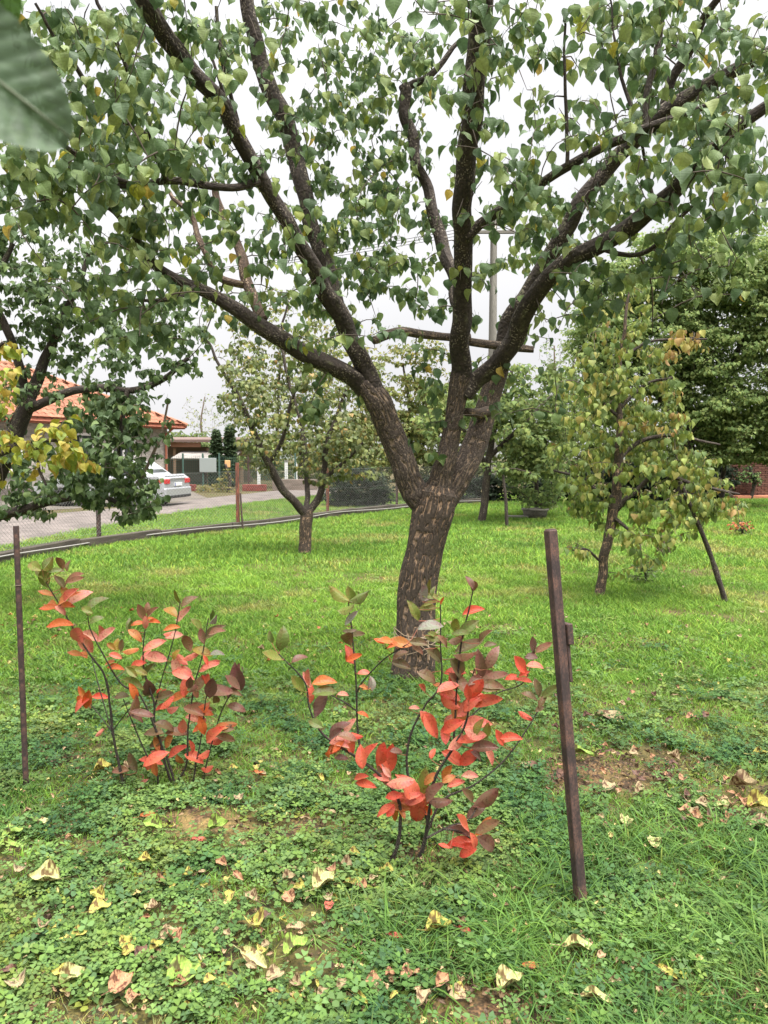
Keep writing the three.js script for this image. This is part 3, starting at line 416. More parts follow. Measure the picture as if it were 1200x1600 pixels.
{ // crumbled leaf litter on the bare patches
  const R = rng(79), L = G.dry.map(() => [[], []]);
  for (const [cx, cz, rx, rz, k] of SOIL) { if (-cz > 7) continue; const n = Math.floor(rx * rz * 2600 * k); for (let j = 0; j < n; j++) { const a = R() * 6.283, q = Math.sqrt(R()) * 1.25, x = cx + Math.cos(a) * q * rx, z = cz + Math.sin(a) * q * rz; if (Math.hypot(x - MOUND.x, z - MOUND.z) < 0.14) continue; const v = Math.floor(R() * 4), s = 0.014 + 0.03 * R() * R(); L[v][0].push(basis(V(x, groundY(x, z) + 0.008 + 0.015 * R(), z), V(R() - 0.5, 0.3 * (R() - 0.3), R() - 0.5), V((R() - 0.5) * 1.2, 1, (R() - 0.5) * 1.2), s)); L[v][1].push(rgb(...mixc([.11, .065, .045], [.40, .27, .17], R() * R()))); } }
  for (let j = 0; j < 3600; j++) { const z = -1.5 - 5.5 * Math.pow(R(), 1.4), x = (R() * 2 - 1) * (0.56 * -z + 0.3), v = Math.floor(R() * 4), s = 0.012 + 0.03 * R() * R(); L[v][0].push(basis(V(x, groundY(x, z) + 0.015 + 0.03 * R(), z), V(R() - 0.5, 0.3 * (R() - 0.5), R() - 0.5), V((R() - 0.5) * 1.4, 1, (R() - 0.5) * 1.4), s)); L[v][1].push(rgb(...mixc(mixc([.20, .12, .07], [.50, .36, .22], R()), [.55, .50, .2], R() < .3 ? .8 : 0))); }
  L.forEach(([m, c], v) => tag(inst('leaf_litter', G.dry[v], M_DRY, m, c, scene), 'crumbled brown leaf litter on bare patches and between the clover', 'leaf litter'));
}
// ---------- other trees, hedges and bushes ----------
growTree({ // on the left, nearer than the fence
  name: 'fruit_tree', label: 'dark green leafy fruit tree leaning in at the left edge before the fence', seed: 21, base: onGround(-95, 935), leaf: 0.072, pal: PAL.dark, geos: G.heart, parts: 300, spread: 0.35, droop: 0.55, reach: 1.3, fluff: 0.6,
  limbs: [
    { name: 'trunk', sides: 16, wob: 0.12, pts: [[-95, 942, 7.9, 40], [-60, 860, 7.9, 34], [-20, 770, 7.8, 30], [14, 700, 7.8, 27], [32, 655, 7.8, 25], [46, 625, 7.8, 24]] },
    { wob: 0.1, pts: [[40, 640, 7.8, 20], [60, 590, 7.8, 18], [72, 555, 7.8, 15], [95, 510, 7.7, 12], [120, 450, 7.6, 9], [140, 390, 7.6, 6]] },
    { wob: 0.1, pts: [[44, 630, 7.8, 15], [34, 585, 7.7, 14], [22, 545, 7.6, 13], [8, 510, 7.5, 12], [-10, 450, 7.5, 10], [20, 380, 7.5, 7]] },
    { wob: 0.1, pts: [[44, 640, 7.8, 14], [70, 628, 7.6, 14], [110, 612, 7.4, 13], [155, 606, 7.2, 12], [205, 610, 7.1, 10], [255, 592, 7.0, 9], [295, 560, 6.9, 6]] },
    { wob: 0.1, pts: [[-50, 830, 7.8, 18], [0, 806, 7.6, 16], [45, 794, 7.5, 14], [105, 778, 7.4, 11], [160, 776, 7.3, 8], [205, 800, 7.2, 5]] },
    { wob: 0.1, pts: [[200, 610, 7.1, 8], [190, 670, 7.0, 7], [185, 730, 7.0, 5]] },
    { mat: M.twigPale, pts: [[200, 780, 7.2, 5], [238, 715, 7.1, 5], [256, 672, 7.1, 4], [262, 630, 7.1, 3]] },
  ],
  targets: ellipses([[60, 440, 120, 110, 120, 11], [120, 480, 90, 60, 40, 11], [150, 520, 90, 60, 32, 11], [240, 540, 90, 70, 44, 11], [30, 390, 80, 60, 25, 11], [180, 690, 56, 80, 85, 11], [165, 635, 70, 45, 50, 11], [90, 590, 50, 30, 16, 9], [215, 775, 40, 42, 40, 11], [55, 735, 85, 50, 70, 11], [150, 760, 50, 40, 34, 11], [40, 790, 60, 22, 16, 11], [256, 690, 16, 34, 6, 5], [10, 620, 40, 60, 14, 10], [260, 640, 8, 20, 2, 4], [300, 500, 30, 50, 10, 8]]),
});
growTree({ // the yellowing young growth at the left edge
  name: 'young_tree', label: 'young tree with bright yellow leaves at the left edge', seed: 22, base: onGround(-130, 1010), leaf: 0.085, pal: PAL.yellow, geos: G.heart, parts: 300, droop: 0.6, reach: 0.7, twigStep: 0.06, spread: 0.2, fluff: 0.4,
  limbs: [
    { name: 'trunk', sides: 10, pts: [[-130, 1015, 6.0, 22], [-110, 860, 6.0, 18], [-80, 760, 6.0, 14], [-60, 640, 6.0, 11], [-30, 570, 6.0, 8], [5, 535, 6.0, 5]] },
    { sides: 8, pts: [[-85, 770, 6.0, 11], [-40, 730, 5.9, 10], [10, 705, 5.8, 9], [50, 690, 5.7, 7], [95, 690, 5.6, 5], [125, 705, 5.6, 4]] },
    { sides: 8, pts: [[60, 690, 5.7, 5], [60, 730, 5.65, 5], [72, 758, 5.6, 4]] },
  ],
  targets: ellipses([[95, 690, 46, 44, 19, 7], [20, 690, 40, 30, 8, 6], [8, 600, 22, 60, 9, 7], [20, 545, 20, 24, 4, 6], [130, 715, 14, 16, 3, 5], [20, 750, 30, 10, 2, 5]]),
});
growTree({ // small tree on the lawn, left of the old one
  name: 'fruit_tree', label: 'small round crowned fruit tree with short whitewashed trunk left of the old tree', seed: 23, base: onGround(477, 870), leaf: 0.08, pal: PAL.pale, geos: G.heartSmall, spread: 0.6, droop: 0.5, reach: 1.5, fluff: 0.9, accent: [0.05, PAL.gold], parts: 300,
  limbs: [
    { name: 'trunk', mat: M.bark, sides: 20, wob: 0.1, pts: [[477, 876, 11.6, 22], [477, 840, 11.6, 19], [478, 808, 11.6, 20], [479, 796, 11.6, 18]] },
    { wob: 0.1, pts: [[478, 805, 11.6, 15], [462, 785, 11.5, 13], [440, 762, 11.4, 12], [422, 728, 11.3, 12], [402, 690, 11.2, 11], [388, 655, 11.1, 9], [374, 622, 11.0, 7], [345, 575, 11, 5], [320, 520, 11, 3]] },
    { wob: 0.1, pts: [[479, 805, 11.6, 13], [498, 778, 11.7, 11], [505, 740, 11.7, 9], [512, 690, 11.7, 8], [530, 640, 11.7, 6], [548, 590, 11.7, 4]] },
    { wob: 0.1, pts: [[478, 800, 11.6, 9], [480, 770, 11.9, 8], [478, 720, 12.1, 7], [470, 660, 12.2, 6], [450, 590, 12.3, 5], [440, 520, 12.4, 4], [450, 470, 12.4, 3]] },
    { wob: 0.1, pts: [[420, 725, 11.3, 8], [440, 690, 11.2, 7], [452, 640, 11.1, 6], [470, 590, 11, 4]] },
    { wob: 0.1, pts: [[505, 750, 11.7, 7], [540, 720, 11.6, 6], [570, 690, 11.5, 4]] },
  ],
  targets: ellipses([[450, 640, 100, 95, 150, 12], [520, 690, 70, 70, 75, 12], [380, 610, 50, 70, 34, 10], [420, 500, 110, 60, 44, 9], [430, 560, 80, 50, 30, 10], [545, 600, 50, 60, 34, 10], [400, 700, 30, 40, 14, 10], [560, 730, 40, 20, 12, 10]]),
});
{ const c = onGround(477, 870); }
growTree({ // young pear tree on the right
  name: 'pear_tree', label: 'young pear tree with yellowing drooping leaves on the right of the lawn', seed: 24, base: onGround(937, 936), leaf: 0.085, pal: PAL.pear, geos: G.slim.concat(G.heartSmall), spread: 0.5, droop: 0.7, reach: 1.3, fluff: 0.6, accent: [0.03, PAL.gold], parts: 300,
  limbs: [
    { name: 'trunk', mat: M.bark, sides: 14, wob: 0.1, pts: [[935, 942, 8.1, 17], [940, 905, 8.1, 15], [946, 860, 8.1, 15], [953, 820, 8.1, 16], [961, 780, 8.1, 17], [966, 730, 8.1, 15], [968, 680, 8.1, 11], [967, 620, 8.1, 9], [968, 560, 8.1, 7], [978, 500, 8.1, 5], [985, 440, 8.1, 3]] },
    { pts: [[958, 800, 8.1, 9], [990, 770, 8.0, 8], [1030, 740, 7.9, 7], [1080, 755, 7.8, 6], [1120, 765, 7.7, 5], [1155, 772, 7.7, 3]] },
    { pts: [[962, 780, 8.1, 8], [930, 765, 8.0, 7], [900, 745, 7.9, 5], [865, 735, 7.9, 3]] },
    { pts: [[966, 720, 8.1, 8], [1000, 690, 8.2, 7], [1050, 680, 8.2, 6], [1100, 690, 8.2, 4], [1125, 695, 8.2, 3]] },
    { pts: [[968, 640, 8.1, 6], [1010, 600, 8.1, 5], [1050, 590, 8.1, 4]] }, { pts: [[966, 650, 8.1, 6], [930, 620, 8.1, 5], [890, 600, 8.1, 3]] },
    { pts: [[972, 560, 8.1, 5], [1010, 535, 8.1, 4], [1060, 530, 8.0, 4], [1105, 530, 8.0, 3]] }, { pts: [[957, 805, 8.1, 6], [985, 830, 7.9, 5], [1000, 850, 7.8, 3]] }, { pts: [[942, 880, 8.1, 4], [915, 858, 8.0, 4], [895, 860, 8.0, 3]] },
  ],
  targets: ellipses([[1000, 760, 110, 75, 95, 11], [985, 640, 100, 70, 80, 11], [970, 560, 70, 60, 40, 10], [985, 480, 40, 45, 16, 9], [1060, 700, 70, 60, 44, 11], [900, 760, 40, 50, 22, 10], [1010, 850, 35, 40, 16, 10], [1140, 790, 25, 20, 8, 8], [900, 620, 45, 45, 22, 10], [1075, 535, 40, 25, 11, 8, null, null, PAL.gold], [1030, 640, 40, 50, 12, 6, null, null, PAL.gold], [895, 862, 26, 14, 6, 7], [1050, 800, 60, 40, 24, 10], [1100, 745, 40, 35, 18, 10], [1095, 790, 30, 20, 8, 8], [900, 690, 40, 40, 14, 10], [985, 890, 12, 14, 2, 5], [1155, 795, 12, 18, 3, 6, null, null, PAL.gold]]),
});
const far = (name, label, seed, bx, by, limbs, list, o = {}) => growTree({ name, label, seed, base: onGround(bx, by), leaf: 0.1, pal: PAL.far, geos: G.heartSmall, farMat: 1, spread: 1, droop: 0.4, reach: 2.4, fluff: 1.2, twigStep: 0.3, twigScale: 2, twigSides: 3, limbs, targets: ellipses(list), ...o });
far('tree', 'tall broad leafy green tree filling the upper right behind the pear tree', 31, 1075, 790,
  [{ name: 'trunk', step: 0.2, pts: [[1075, 795, 22, 38], [1072, 730, 22, 34], [1070, 660, 22, 18], [1065, 560, 22, 14], [1065, 440, 22, 9], [1080, 350, 22, 4]] }, { step: 0.3, pts: [[1072, 690, 22, 12], [1130, 600, 21.5, 10], [1170, 500, 21.2, 6], [1190, 420, 21, 4]] }, { step: 0.3, pts: [[1070, 680, 22, 12], [1010, 590, 21.6, 9], [960, 500, 21.5, 6], [930, 440, 21.5, 4]] }],
  [[1080, 470, 140, 120, 420, 50], [1000, 520, 110, 110, 260, 50], [1150, 560, 120, 120, 340, 50], [1060, 640, 140, 90, 260, 50], [1150, 400, 90, 60, 150, 46], [940, 560, 55, 90, 150, 46], [1170, 670, 90, 60, 160, 50], [1240, 500, 70, 160, 140, 46], [1040, 400, 50, 40, 60, 38]], { leaf: 0.105, fluff: 2.6, pal: [[.27, .36, .13], [.21, .30, .105], [.34, .42, .15], [.17, .25, .09], [.30, .36, .12]] });
far('tree', 'bright green leafy tree behind the old trunk with dark slanting stem', 32, 752, 817,
  [{ name: 'trunk', step: 0.1, pts: [[752, 822, 17.2, 13], [757, 790, 17.2, 12], [760, 750, 17.2, 12], [766, 700, 17.2, 10], [780, 640, 17.2, 7], [800, 580, 17.2, 4]] }, { step: 0.2, pts: [[762, 730, 17.2, 8], [730, 680, 17, 6], [700, 640, 17, 4]] }, { step: 0.2, pts: [[764, 715, 17.2, 8], [820, 660, 17.2, 6], [860, 620, 17.4, 4]] }],
  [[815, 640, 75, 70, 110, 22], [850, 690, 60, 60, 80, 22], [770, 620, 50, 50, 50, 20], [700, 640, 50, 50, 50, 18], [880, 620, 40, 50, 36, 20], [810, 720, 60, 30, 44, 20]], { leaf: 0.11, pal: PAL.far.concat(PAL.pale.slice(0, 3)) });
far('tree', 'small bushy tree growing from a low tub at the far edge of the lawn', 33, 838, 806, [{ name: 'trunk', step: 0.1, pts: [[838, 812, 19, 8], [838, 770, 19, 7], [836, 720, 19, 5], [834, 680, 19, 3]] }], [[835, 735, 55, 40, 70, 20], [830, 690, 50, 40, 44, 20], [845, 780, 28, 22, 30, 16], [880, 750, 30, 24, 20, 16]], { leaf: 0.1 });
far('tree', 'yellowish green tree beyond the wire fence seen between the forked limbs', 34, 640, 785, [{ name: 'trunk', step: 0.2, pts: [[640, 790, 26, 8], [642, 720, 26, 7], [640, 640, 26, 5], [630, 570, 26, 3]] }], [[640, 640, 80, 50, 110, 22], [600, 690, 70, 50, 90, 22], [690, 660, 60, 60, 80, 22], [660, 580, 80, 40, 70, 16], [560, 620, 60, 60, 70, 18], [600, 540, 90, 40, 40, 12], [520, 570, 60, 50, 40, 14]], { leaf: 0.13, pal: PAL.olive.concat(PAL.pale) });
const BUSH = (name, label, seed, bx, by, d, list, o = {}) => far(name, label, seed, bx, by, [{ name: 'stem', step: 0.1, pts: [[bx, by + 2, d, 6], [bx + 4, by - 25, d, 5], [bx - 3, by - 50, d, 4]] }], list, { reach: 3, ...o });
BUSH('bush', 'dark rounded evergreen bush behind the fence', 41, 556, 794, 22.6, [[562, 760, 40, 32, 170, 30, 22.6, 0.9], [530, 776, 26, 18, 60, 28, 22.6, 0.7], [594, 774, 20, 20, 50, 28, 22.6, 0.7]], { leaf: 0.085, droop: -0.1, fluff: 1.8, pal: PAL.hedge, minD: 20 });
BUSH('hedge', 'hedge along the far end of the garden, tree shade painted into its near black leaves', 42, 740, 783, 25, [[700, 762, 60, 22, 80, 26, 25, 0.4], [800, 762, 80, 22, 110, 26, 25, 0.4], [920, 758, 90, 24, 130, 26, 25, 0.4], [1030, 750, 90, 30, 140, 26, 25, 0.4], [1100, 745, 50, 34, 80, 26, 25.5, 0.3]], { leaf: 0.12, pal: PAL.hedge });  // near-black leaf colour stands in for the shadow beneath the trees
far('tree', 'low leafy tree shading the brick shed at the right edge', 43, 1130, 782, [{ name: 'trunk', step: 0.1, pts: [[1128, 786, 24, 8], [1130, 740, 24, 7], [1140, 690, 23.5, 5]] }], [[1160, 690, 80, 34, 100, 26, 23, 0.8], [1090, 700, 40, 40, 50, 24, 23.5, 0.6], [1185, 712, 30, 10, 12, 20, 23, 0.5], [1215, 660, 40, 60, 40, 24, 23, 0.8]], { leaf: 0.13 });
// gardens beyond the road
far('tree', 'hazy green garden tree right of the house', 44, 262, 752, [{ name: 'trunk', step: 0.3, pts: [[262, 756, 46, 6], [262, 710, 46, 5], [260, 680, 46, 3]] }], [[260, 700, 46, 28, 80, 22], [310, 690, 40, 14, 40, 20], [225, 690, 30, 30, 40, 20]], { leaf: 0.2, pal: [[.17, .23, .08], [.22, .26, .09], [.13, .18, .07]] });
far('tree', 'bare thin crowned tree on the skyline beyond the house', 45, 318, 742, [{ name: 'trunk', mat: M.twigPale, step: 0.4, pts: [[318, 748, 60, 4], [318, 700, 60, 4], [314, 660, 60, 3], [320, 620, 60, 1.5]] }], [[318, 645, 34, 32, 60, 2], [318, 660, 26, 24, 30, 3], [350, 655, 20, 12, 10, 6]], { leaf: 0.16, pal: PAL.pale, twigMat: M.twigPale });
for (const [k, x, top, w, label] of [[0, 338, 676, 15, 'left of two narrow dark green columnar conifers beyond the road'], [1, 359, 668, 15, 'right of two narrow dark green columnar conifers, next to the small fruit tree crown']])
  far('conifer', label, 46 + k, x, 758, [{ name: 'trunk', step: 0.3, pts: [[x, 760, 34, 4], [x, 720, 34, 3], [x, top + 8, 34, 1]] }], [...Array(14).keys()].map((j) => [x, lerp(754, top + 5, j / 13), w * (0.62 - 0.45 * Math.pow(j / 13, 2.2)), 6, 34, 22, 34, 0.2]).concat([[x, top, 2, 5, 8, 14, 34, 0.1]]), { leaf: 0.12, pal: [[.085, .14, .06], [.065, .11, .05], [.11, .16, .065]], fluff: 0.5, droop: -0.3 });
far('tree', 'grey thin topped tree on the skyline left of the tall green tree', 48, 866, 770, [{ name: 'trunk', mat: M.twigPale, step: 0.4, pts: [[868, 772, 34, 6], [868, 640, 34, 5], [866, 540, 34, 2]] }], [[866, 555, 26, 30, 60, 3], [866, 600, 30, 40, 40, 12], [760, 640, 60, 50, 60, 16], [880, 650, 60, 60, 80, 18]], { leaf: 0.12, pal: PAL.far, twigMat: M.twigPale, reach: 4 });
far('tree', 'dull green tree behind the dark bush along the road', 49, 470, 765, [{ name: 'trunk', step: 0.3, pts: [[470, 768, 36, 6], [470, 700, 36, 5], [474, 650, 36, 3]] }], [[470, 690, 90, 46, 160, 20], [570, 700, 60, 46, 80, 20], [400, 720, 40, 30, 40, 18]], { leaf: 0.16, pal: PAL.far.concat(PAL.olive) });
far('hedge', 'distant mass of garden trees closing the view beyond the lawn', 50, 700, 752, [{ name: 'trunk', step: 0.5, pts: [[700, 755, 44, 6], [700, 700, 44, 5]] }, { name: 'trunk', step: 0.5, pts: [[980, 755, 44, 6], [980, 690, 44, 5]] }], [[620, 690, 120, 60, 160, 18, 44, 2], [760, 680, 120, 60, 160, 18, 44, 2], [900, 680, 120, 70, 170, 18, 44, 2], [480, 715, 100, 40, 110, 18, 48, 2], [1050, 690, 140, 60, 120, 18, 44, 2], [640, 740, 220, 22, 90, 18, 44, 2], [900, 740, 220, 22, 90, 18, 44, 2]], { leaf: 0.3, reach: 6, pal: [[.13, .16, .06], [.10, .13, .05], [.17, .19, .07]] });
far('tree', 'light green tree far behind filling the gap between the left limbs', 53, 430, 762, [{ name: 'trunk', step: 0.3, pts: [[430, 765, 40, 6], [432, 690, 40, 5], [436, 600, 40, 4], [440, 520, 40, 2]] }], [[440, 600, 80, 70, 90, 16], [380, 560, 60, 60, 40, 12], [500, 560, 60, 60, 50, 12], [440, 500, 80, 40, 36, 10]], { leaf: 0.2, pal: PAL.pale.concat(PAL.olive) });
// ---------- chokeberry shrubs in autumn leaf ----------
const AUT = { g: [[.20, .23, .055], [.16, .20, .06], [.24, .25, .06]], y: [[.36, .26, .05], [.40, .22, .05]], o: [[.62, .20, .06], [.66, .16, .05], [.56, .22, .08]], r: [[.72, .14, .09], [.74, .17, .11], [.68, .11, .07]], p: [[.74, .27, .22], [.72, .33, .28], [.74, .22, .17]], m: [[.20, .10, .08], [.25, .13, .10], [.16, .08, .07]], b: [[.21, .135, .075], [.17, .13, .07], [.27, .14, .09]], l: [[.30, .26, .25], [.26, .26, .23]] };
const autMats = new Map(), autOf = (c) => { const k = c.join(); if (!autMats.has(k)) autMats.set(k, leafMat(rgb(...c), { map: T.autumn, roughness: .45, specularIntensity: .5, transmission: .45 })); return autMats.get(k); };
function shrub(label, seed, base, ox, oy, k, dep, stems, leaves) {
  const R = rng(seed), root = thing('berry_shrub', label, 'shrub', base), S = [];
  for (const st of stems) {
    const n = st.length, dz = (R() - 0.5) * 0.5, pts = st.map(([x, y], i) => { const f = i / (n - 1); return at(ox + x / k, oy + y / k, dep + dz * f + (st.d ?? 0)); });
    const [P, Q] = smooth(pts, pts.map((_, i) => lerp(st.thick ?? 0.0055, 0.002, i / (n - 1))), 0.02);
    part('stem', new MB().tube(P, Q, 7, (a, l, r) => r * 0.5 * (noise2(Math.cos(a) + 5, l * 60, seed) - 0.5), null, 0.06).geo(base), st.pale ? M.twigPale : M.barkHigh, root);
    P.forEach((p, i) => { const q = seen(p); S.push([p, q[0], q[1], i / P.length]); });
  }
  for (const str of leaves.trim().split(/\s+/)) {
    const f = str.split(','), [x, y, an, ln] = f.map(Number), c = f[4], px = ox + x / k, py = oy + y / k; let a = an * Math.PI / 180, L = ln / k * 1.18;
    let best = 1e9, s0, bx = px - Math.cos(a) * L / 2, by = py + Math.sin(a) * L / 2; for (const s of S) { const q = (s[1] - bx) ** 2 + (s[2] - by) ** 2; if (q < best) { best = q; s0 = s; } }
    for (let twin = 0; twin < (R() < .45 ? 2 : 1); twin++) {
    if (twin) { const e = (R() - .5) * 1.6; bx += (R() - .5) * 14; by += (R() - .5) * 14; a += e; L *= .75; }
    const d = -s0[0].z + (R() - 0.5) * 0.10, lean = (R() - 0.35) * 0.7, p0 = at(bx, by, d), tip = V(Math.cos(a), Math.sin(a), lean), len = L / FOCAL * d * Math.hypot(1, lean * 0.8);
    const up = V((R() - 0.5) * 0.9, 0.75 + 0.4 * R(), 0.55 + 0.5 * R()); if (R() < 0.18) up.negate();
    const m = part('leaf', G.ellip[Math.floor(R() * 4)], autOf(AUT[c][Math.floor(R() * AUT[c].length)]), root);
    basis(p0.clone().sub(base), tip, up, len * 1.06, 0.9 + 0.3 * R()).decompose(m.position, m.quaternion, m.scale);
    if (!twin && best < 40 ** 2) { const mid = s0[0].clone().lerp(p0, 0.5).add(V(0, -0.004, 0)); part('petiole', new MB().tube([s0[0], mid, p0], [0.0014, 0.0011, 0.0011], 4).geo(base), M.petiole, root); }
    }
  }
  return root;
}
M.petiole = std({ color: rgb(.30, .10, .06) });
const T2 = (thick, ...a) => Object.assign(a, { thick });
shrub('left chokeberry shrub with pink, orange and olive leaves beside the thin stake', 51, onGround(258, 1258), 0, 840, 2.857, 3.4, [
  T2(.007, [588, 1240], [540, 1050], [505, 880], [490, 740], [465, 610], [400, 520], [330, 410], [260, 290], [200, 190]), T2(.006, [800, 1215], [770, 1060], [720, 920], [680, 820], [620, 700], [545, 655], [460, 520], [400, 400], [392, 345]), T2(.006, [800, 1210], [690, 830], [688, 740], [645, 600], [640, 480], [652, 380]),
  T2(.005, [705, 1215], [700, 1050], [650, 960], [590, 820], [550, 720]), T2(.005, [790, 1090], [830, 1020], [840, 850], [870, 650], [900, 540], [930, 360]), T2(.004, [852, 1170], [870, 1040], [900, 880], [925, 700], [965, 640]), T2(.004, [890, 1180], [920, 1020], [950, 900], [1000, 750], [1070, 640]), T2(.003, [690, 760], [720, 640], [780, 430], [805, 285]), T2(.003, [495, 860], [450, 800], [410, 750]), T2(.003, [500, 870], [435, 640], [410, 540]), T2(.003, [505, 860], [570, 775], [600, 745])], `
145,125,150,80,g 225,115,40,80,g 195,180,110,80,g 185,165,140,75,g 275,110,100,60,b 250,150,10,60,g 270,195,120,60,b 325,175,50,90,b 205,255,170,65,o 345,262,45,110,p 300,270,40,90,o 285,245,150,60,y 225,318,190,75,o 275,325,-30,60,p 270,385,175,100,o 350,420,110,90,p 375,475,-60,100,p 340,520,170,60,o 425,295,40,90,g 385,320,150,60,g 425,360,40,60,g 480,437,30,95,p
630,330,110,70,b 680,330,50,60,b 650,380,-90,60,p 690,372,10,50,o 575,390,90,60,g 610,425,-20,70,o 515,475,110,60,y 545,480,80,50,b 585,495,20,70,o 520,525,150,50,p 515,580,0,65,o 685,475,35,95,p 690,515,20,70,b 690,545,-20,90,p 615,565,20,60,r 640,530,80,70,p 800,260,100,60,g 840,285,40,70,b 760,320,130,80,y 825,345,40,85,p 770,400,180,60,o 775,435,20,70,p 780,520,80,50,y
945,340,80,50,g 960,360,40,60,l 955,420,40,90,b 880,385,120,60,g 905,440,100,60,m 835,465,110,80,b 850,525,30,70,p 905,500,0,80,y 970,510,20,60,l 940,580,20,95,p 920,545,-60,40,r 780,580,-80,80,p 820,600,0,90,p 660,595,60,80,g 610,600,-30,80,g 595,650,-20,90,g 600,690,-60,80,o 600,745,60,90,b 665,690,-80,100,m 735,710,10,80,b 545,695,160,60,b 630,795,-20,90,m 725,690,60,40,r
395,715,75,85,o 355,735,200,85,r 445,712,0,65,r 370,695,120,60,o 440,870,50,40,p 820,665,95,85,r 850,640,80,60,m 895,650,60,80,b 875,690,-90,60,p 945,665,80,90,m 975,695,-10,110,m 925,630,80,50,r 1065,620,100,110,m 1095,610,35,90,m 1030,680,70,70,m 1040,690,-10,70,b 1060,750,0,80,m 965,735,-80,60,b
800,715,20,80,o 740,735,50,70,r 790,770,-10,80,p 880,775,-15,110,b 880,800,0,90,p 925,760,5,90,o 1010,830,10,80,o 1010,850,0,70,b 960,870,50,100,r 1010,895,-15,80,b 905,840,-70,80,o 820,835,80,70,p 790,865,10,90,b 740,830,0,90,b 680,865,170,90,b 760,905,60,70,o 695,920,-80,60,o 690,980,40,110,r 790,955,40,85,r 860,935,-60,60,r 870,975,-10,80,r 920,968,15,65,r 935,1030,0,65,r 665,995,160,80,r 695,1030,-85,60,o 800,1000,-70,60,o 705,945,100,50,r 595,1005,110,80,b 530,1035,175,80,b 635,1095,60,70,p`);
shrub('middle chokeberry shrub with bright red and maroon leaves before the old trunk', 52, onGround(645, 1362), 400, 880, 2.4, 2.74, [
  T2(.008, [470, 1180], [525, 1080], [541, 980], [535, 890], [470, 800], [380, 730], [250, 640], [200, 540], [185, 450], [85, 340]), T2(.008, [605, 1140], [640, 1000], [650, 920], [670, 810], [740, 690], [790, 590], [800, 470], [820, 395]), T2(.006, [615, 1130], [640, 960], [570, 800], [575, 660], [630, 540], [690, 460], [692, 300], [692, 145]), T2(.005, [640, 1010], [700, 890], [820, 830], [930, 740], [1030, 600], [1085, 505]), T2(.005, [400, 735], [382, 640], [375, 450], [358, 240], [346, 150]), T2(.003, [380, 555], [330, 520], [280, 495]), T2(.003, [376, 490], [400, 445], [480, 360], [565, 305]), T2(.004, [740, 690], [758, 400], [775, 270], [802, 160], [815, 95]), Object.assign(T2(.004, [640, 1030], [730, 985], [800, 960], [835, 900]), { d: -.16 }), Object.assign(T2(.004, [700, 995], [760, 1005], [800, 1030], [825, 1045]), { d: -.18 }), Object.assign(T2(.005, [462, 1160], [410, 1080], [370, 1005]), { pale: 1 }), T2(.003, [800, 580], [900, 490], [1000, 450], [1040, 360])], `
310,120,150,80,g 390,125,20,75,g 350,178,0,75,g 360,210,40,60,l 340,265,110,80,b 375,270,0,60,b 355,340,110,70,r 370,355,20,60,o 405,408,15,45,p 405,560,0,45,o 410,462,0,40,o 437,450,90,50,l 55,275,100,40,g 105,285,70,80,g 60,348,160,70,g 160,350,40,60,m 155,450,130,70,g 205,420,80,70,p 255,445,10,80,o 205,490,90,60,r 258,478,15,85,g 250,525,-110,90,m 330,487,10,45,p 220,600,150,60,g
300,610,60,85,m 350,610,60,60,p 345,645,0,70,b 350,690,-60,80,r 320,735,-10,45,m 265,725,-120,40,o 300,690,200,70,o 310,655,30,70,p 415,715,70,100,r 462,712,80,85,r 505,735,80,95,r 413,823,0,65,r 470,800,150,60,p 490,790,110,100,b 530,700,10,50,m
540,810,20,90,p 580,830,120,110,r 550,850,160,100,r 625,825,85,95,g 665,850,60,90,m 690,895,-10,80,m 535,905,160,90,o 480,920,200,70,r 525,950,-90,60,o 605,940,-100,120,r 640,930,-40,60,o 600,880,20,80,p 515,865,170,60,r 650,800,60,60,o 565,890,140,70,p 585,905,-60,90,r 620,880,40,80,o
660,600,-45,110,r 735,605,40,80,r 710,640,-100,70,r 830,608,10,110,p 865,625,50,80,g 855,685,10,90,m 790,650,30,70,r 760,675,30,80,p 745,725,-20,90,r 795,720,50,80,r 720,780,60,70,o 805,798,0,60,p 750,825,20,60,p 875,720,-60,60,p 660,712,80,40,r 720,580,60,50,p
740,490,0,90,r 720,460,30,80,p 760,455,-50,100,b 775,400,-40,110,b 650,418,-10,80,b 685,345,-25,95,b 690,455,0,45,o 635,470,-30,50,r 595,540,10,40,p 860,520,10,110,r 890,465,0,95,b 800,520,60,70,r 765,560,-60,100,o 820,470,60,80,r 850,430,30,80,m 840,375,100,90,m 880,350,75,85,m 905,425,10,70,m 800,318,15,95,b 855,270,60,60,b 790,235,50,80,g 745,230,110,70,g 770,265,0,60,g 665,270,0,60,g 710,290,-30,60,b 755,295,0,60,b 595,175,110,75,g 655,230,20,90,l 645,168,10,60,g 630,110,80,60,l 655,85,80,50,g 660,118,10,60,g 700,140,60,30,o 745,400,20,70,r 725,520,150,80,r 790,545,40,80,p 740,440,100,60,r
815,178,20,75,r 818,75,80,55,m 805,70,110,50,m 985,380,130,75,r 1050,375,15,65,p 1035,305,95,50,m 1035,345,20,50,m 1080,320,25,60,b 960,425,160,50,r 1005,433,10,55,r 1030,490,135,60,b 1055,465,100,60,b 1105,480,35,75,g 1075,520,60,50,b 1010,565,-20,50,r 955,650,10,70,r 910,655,120,60,r
540,300,170,80,o 490,290,150,60,o 545,378,-10,65,b 610,295,0,60,b 540,340,40,60,b 460,295,160,40,o 865,875,35,110,m 830,925,40,90,m 795,865,120,60,b 765,965,130,90,r 765,1000,150,80,m 870,990,25,90,b 880,1050,-25,100,m 845,980,60,80,o 765,1040,175,90,r 785,1080,190,75,r 705,1065,170,40,r 820,1040,-60,60,r`);
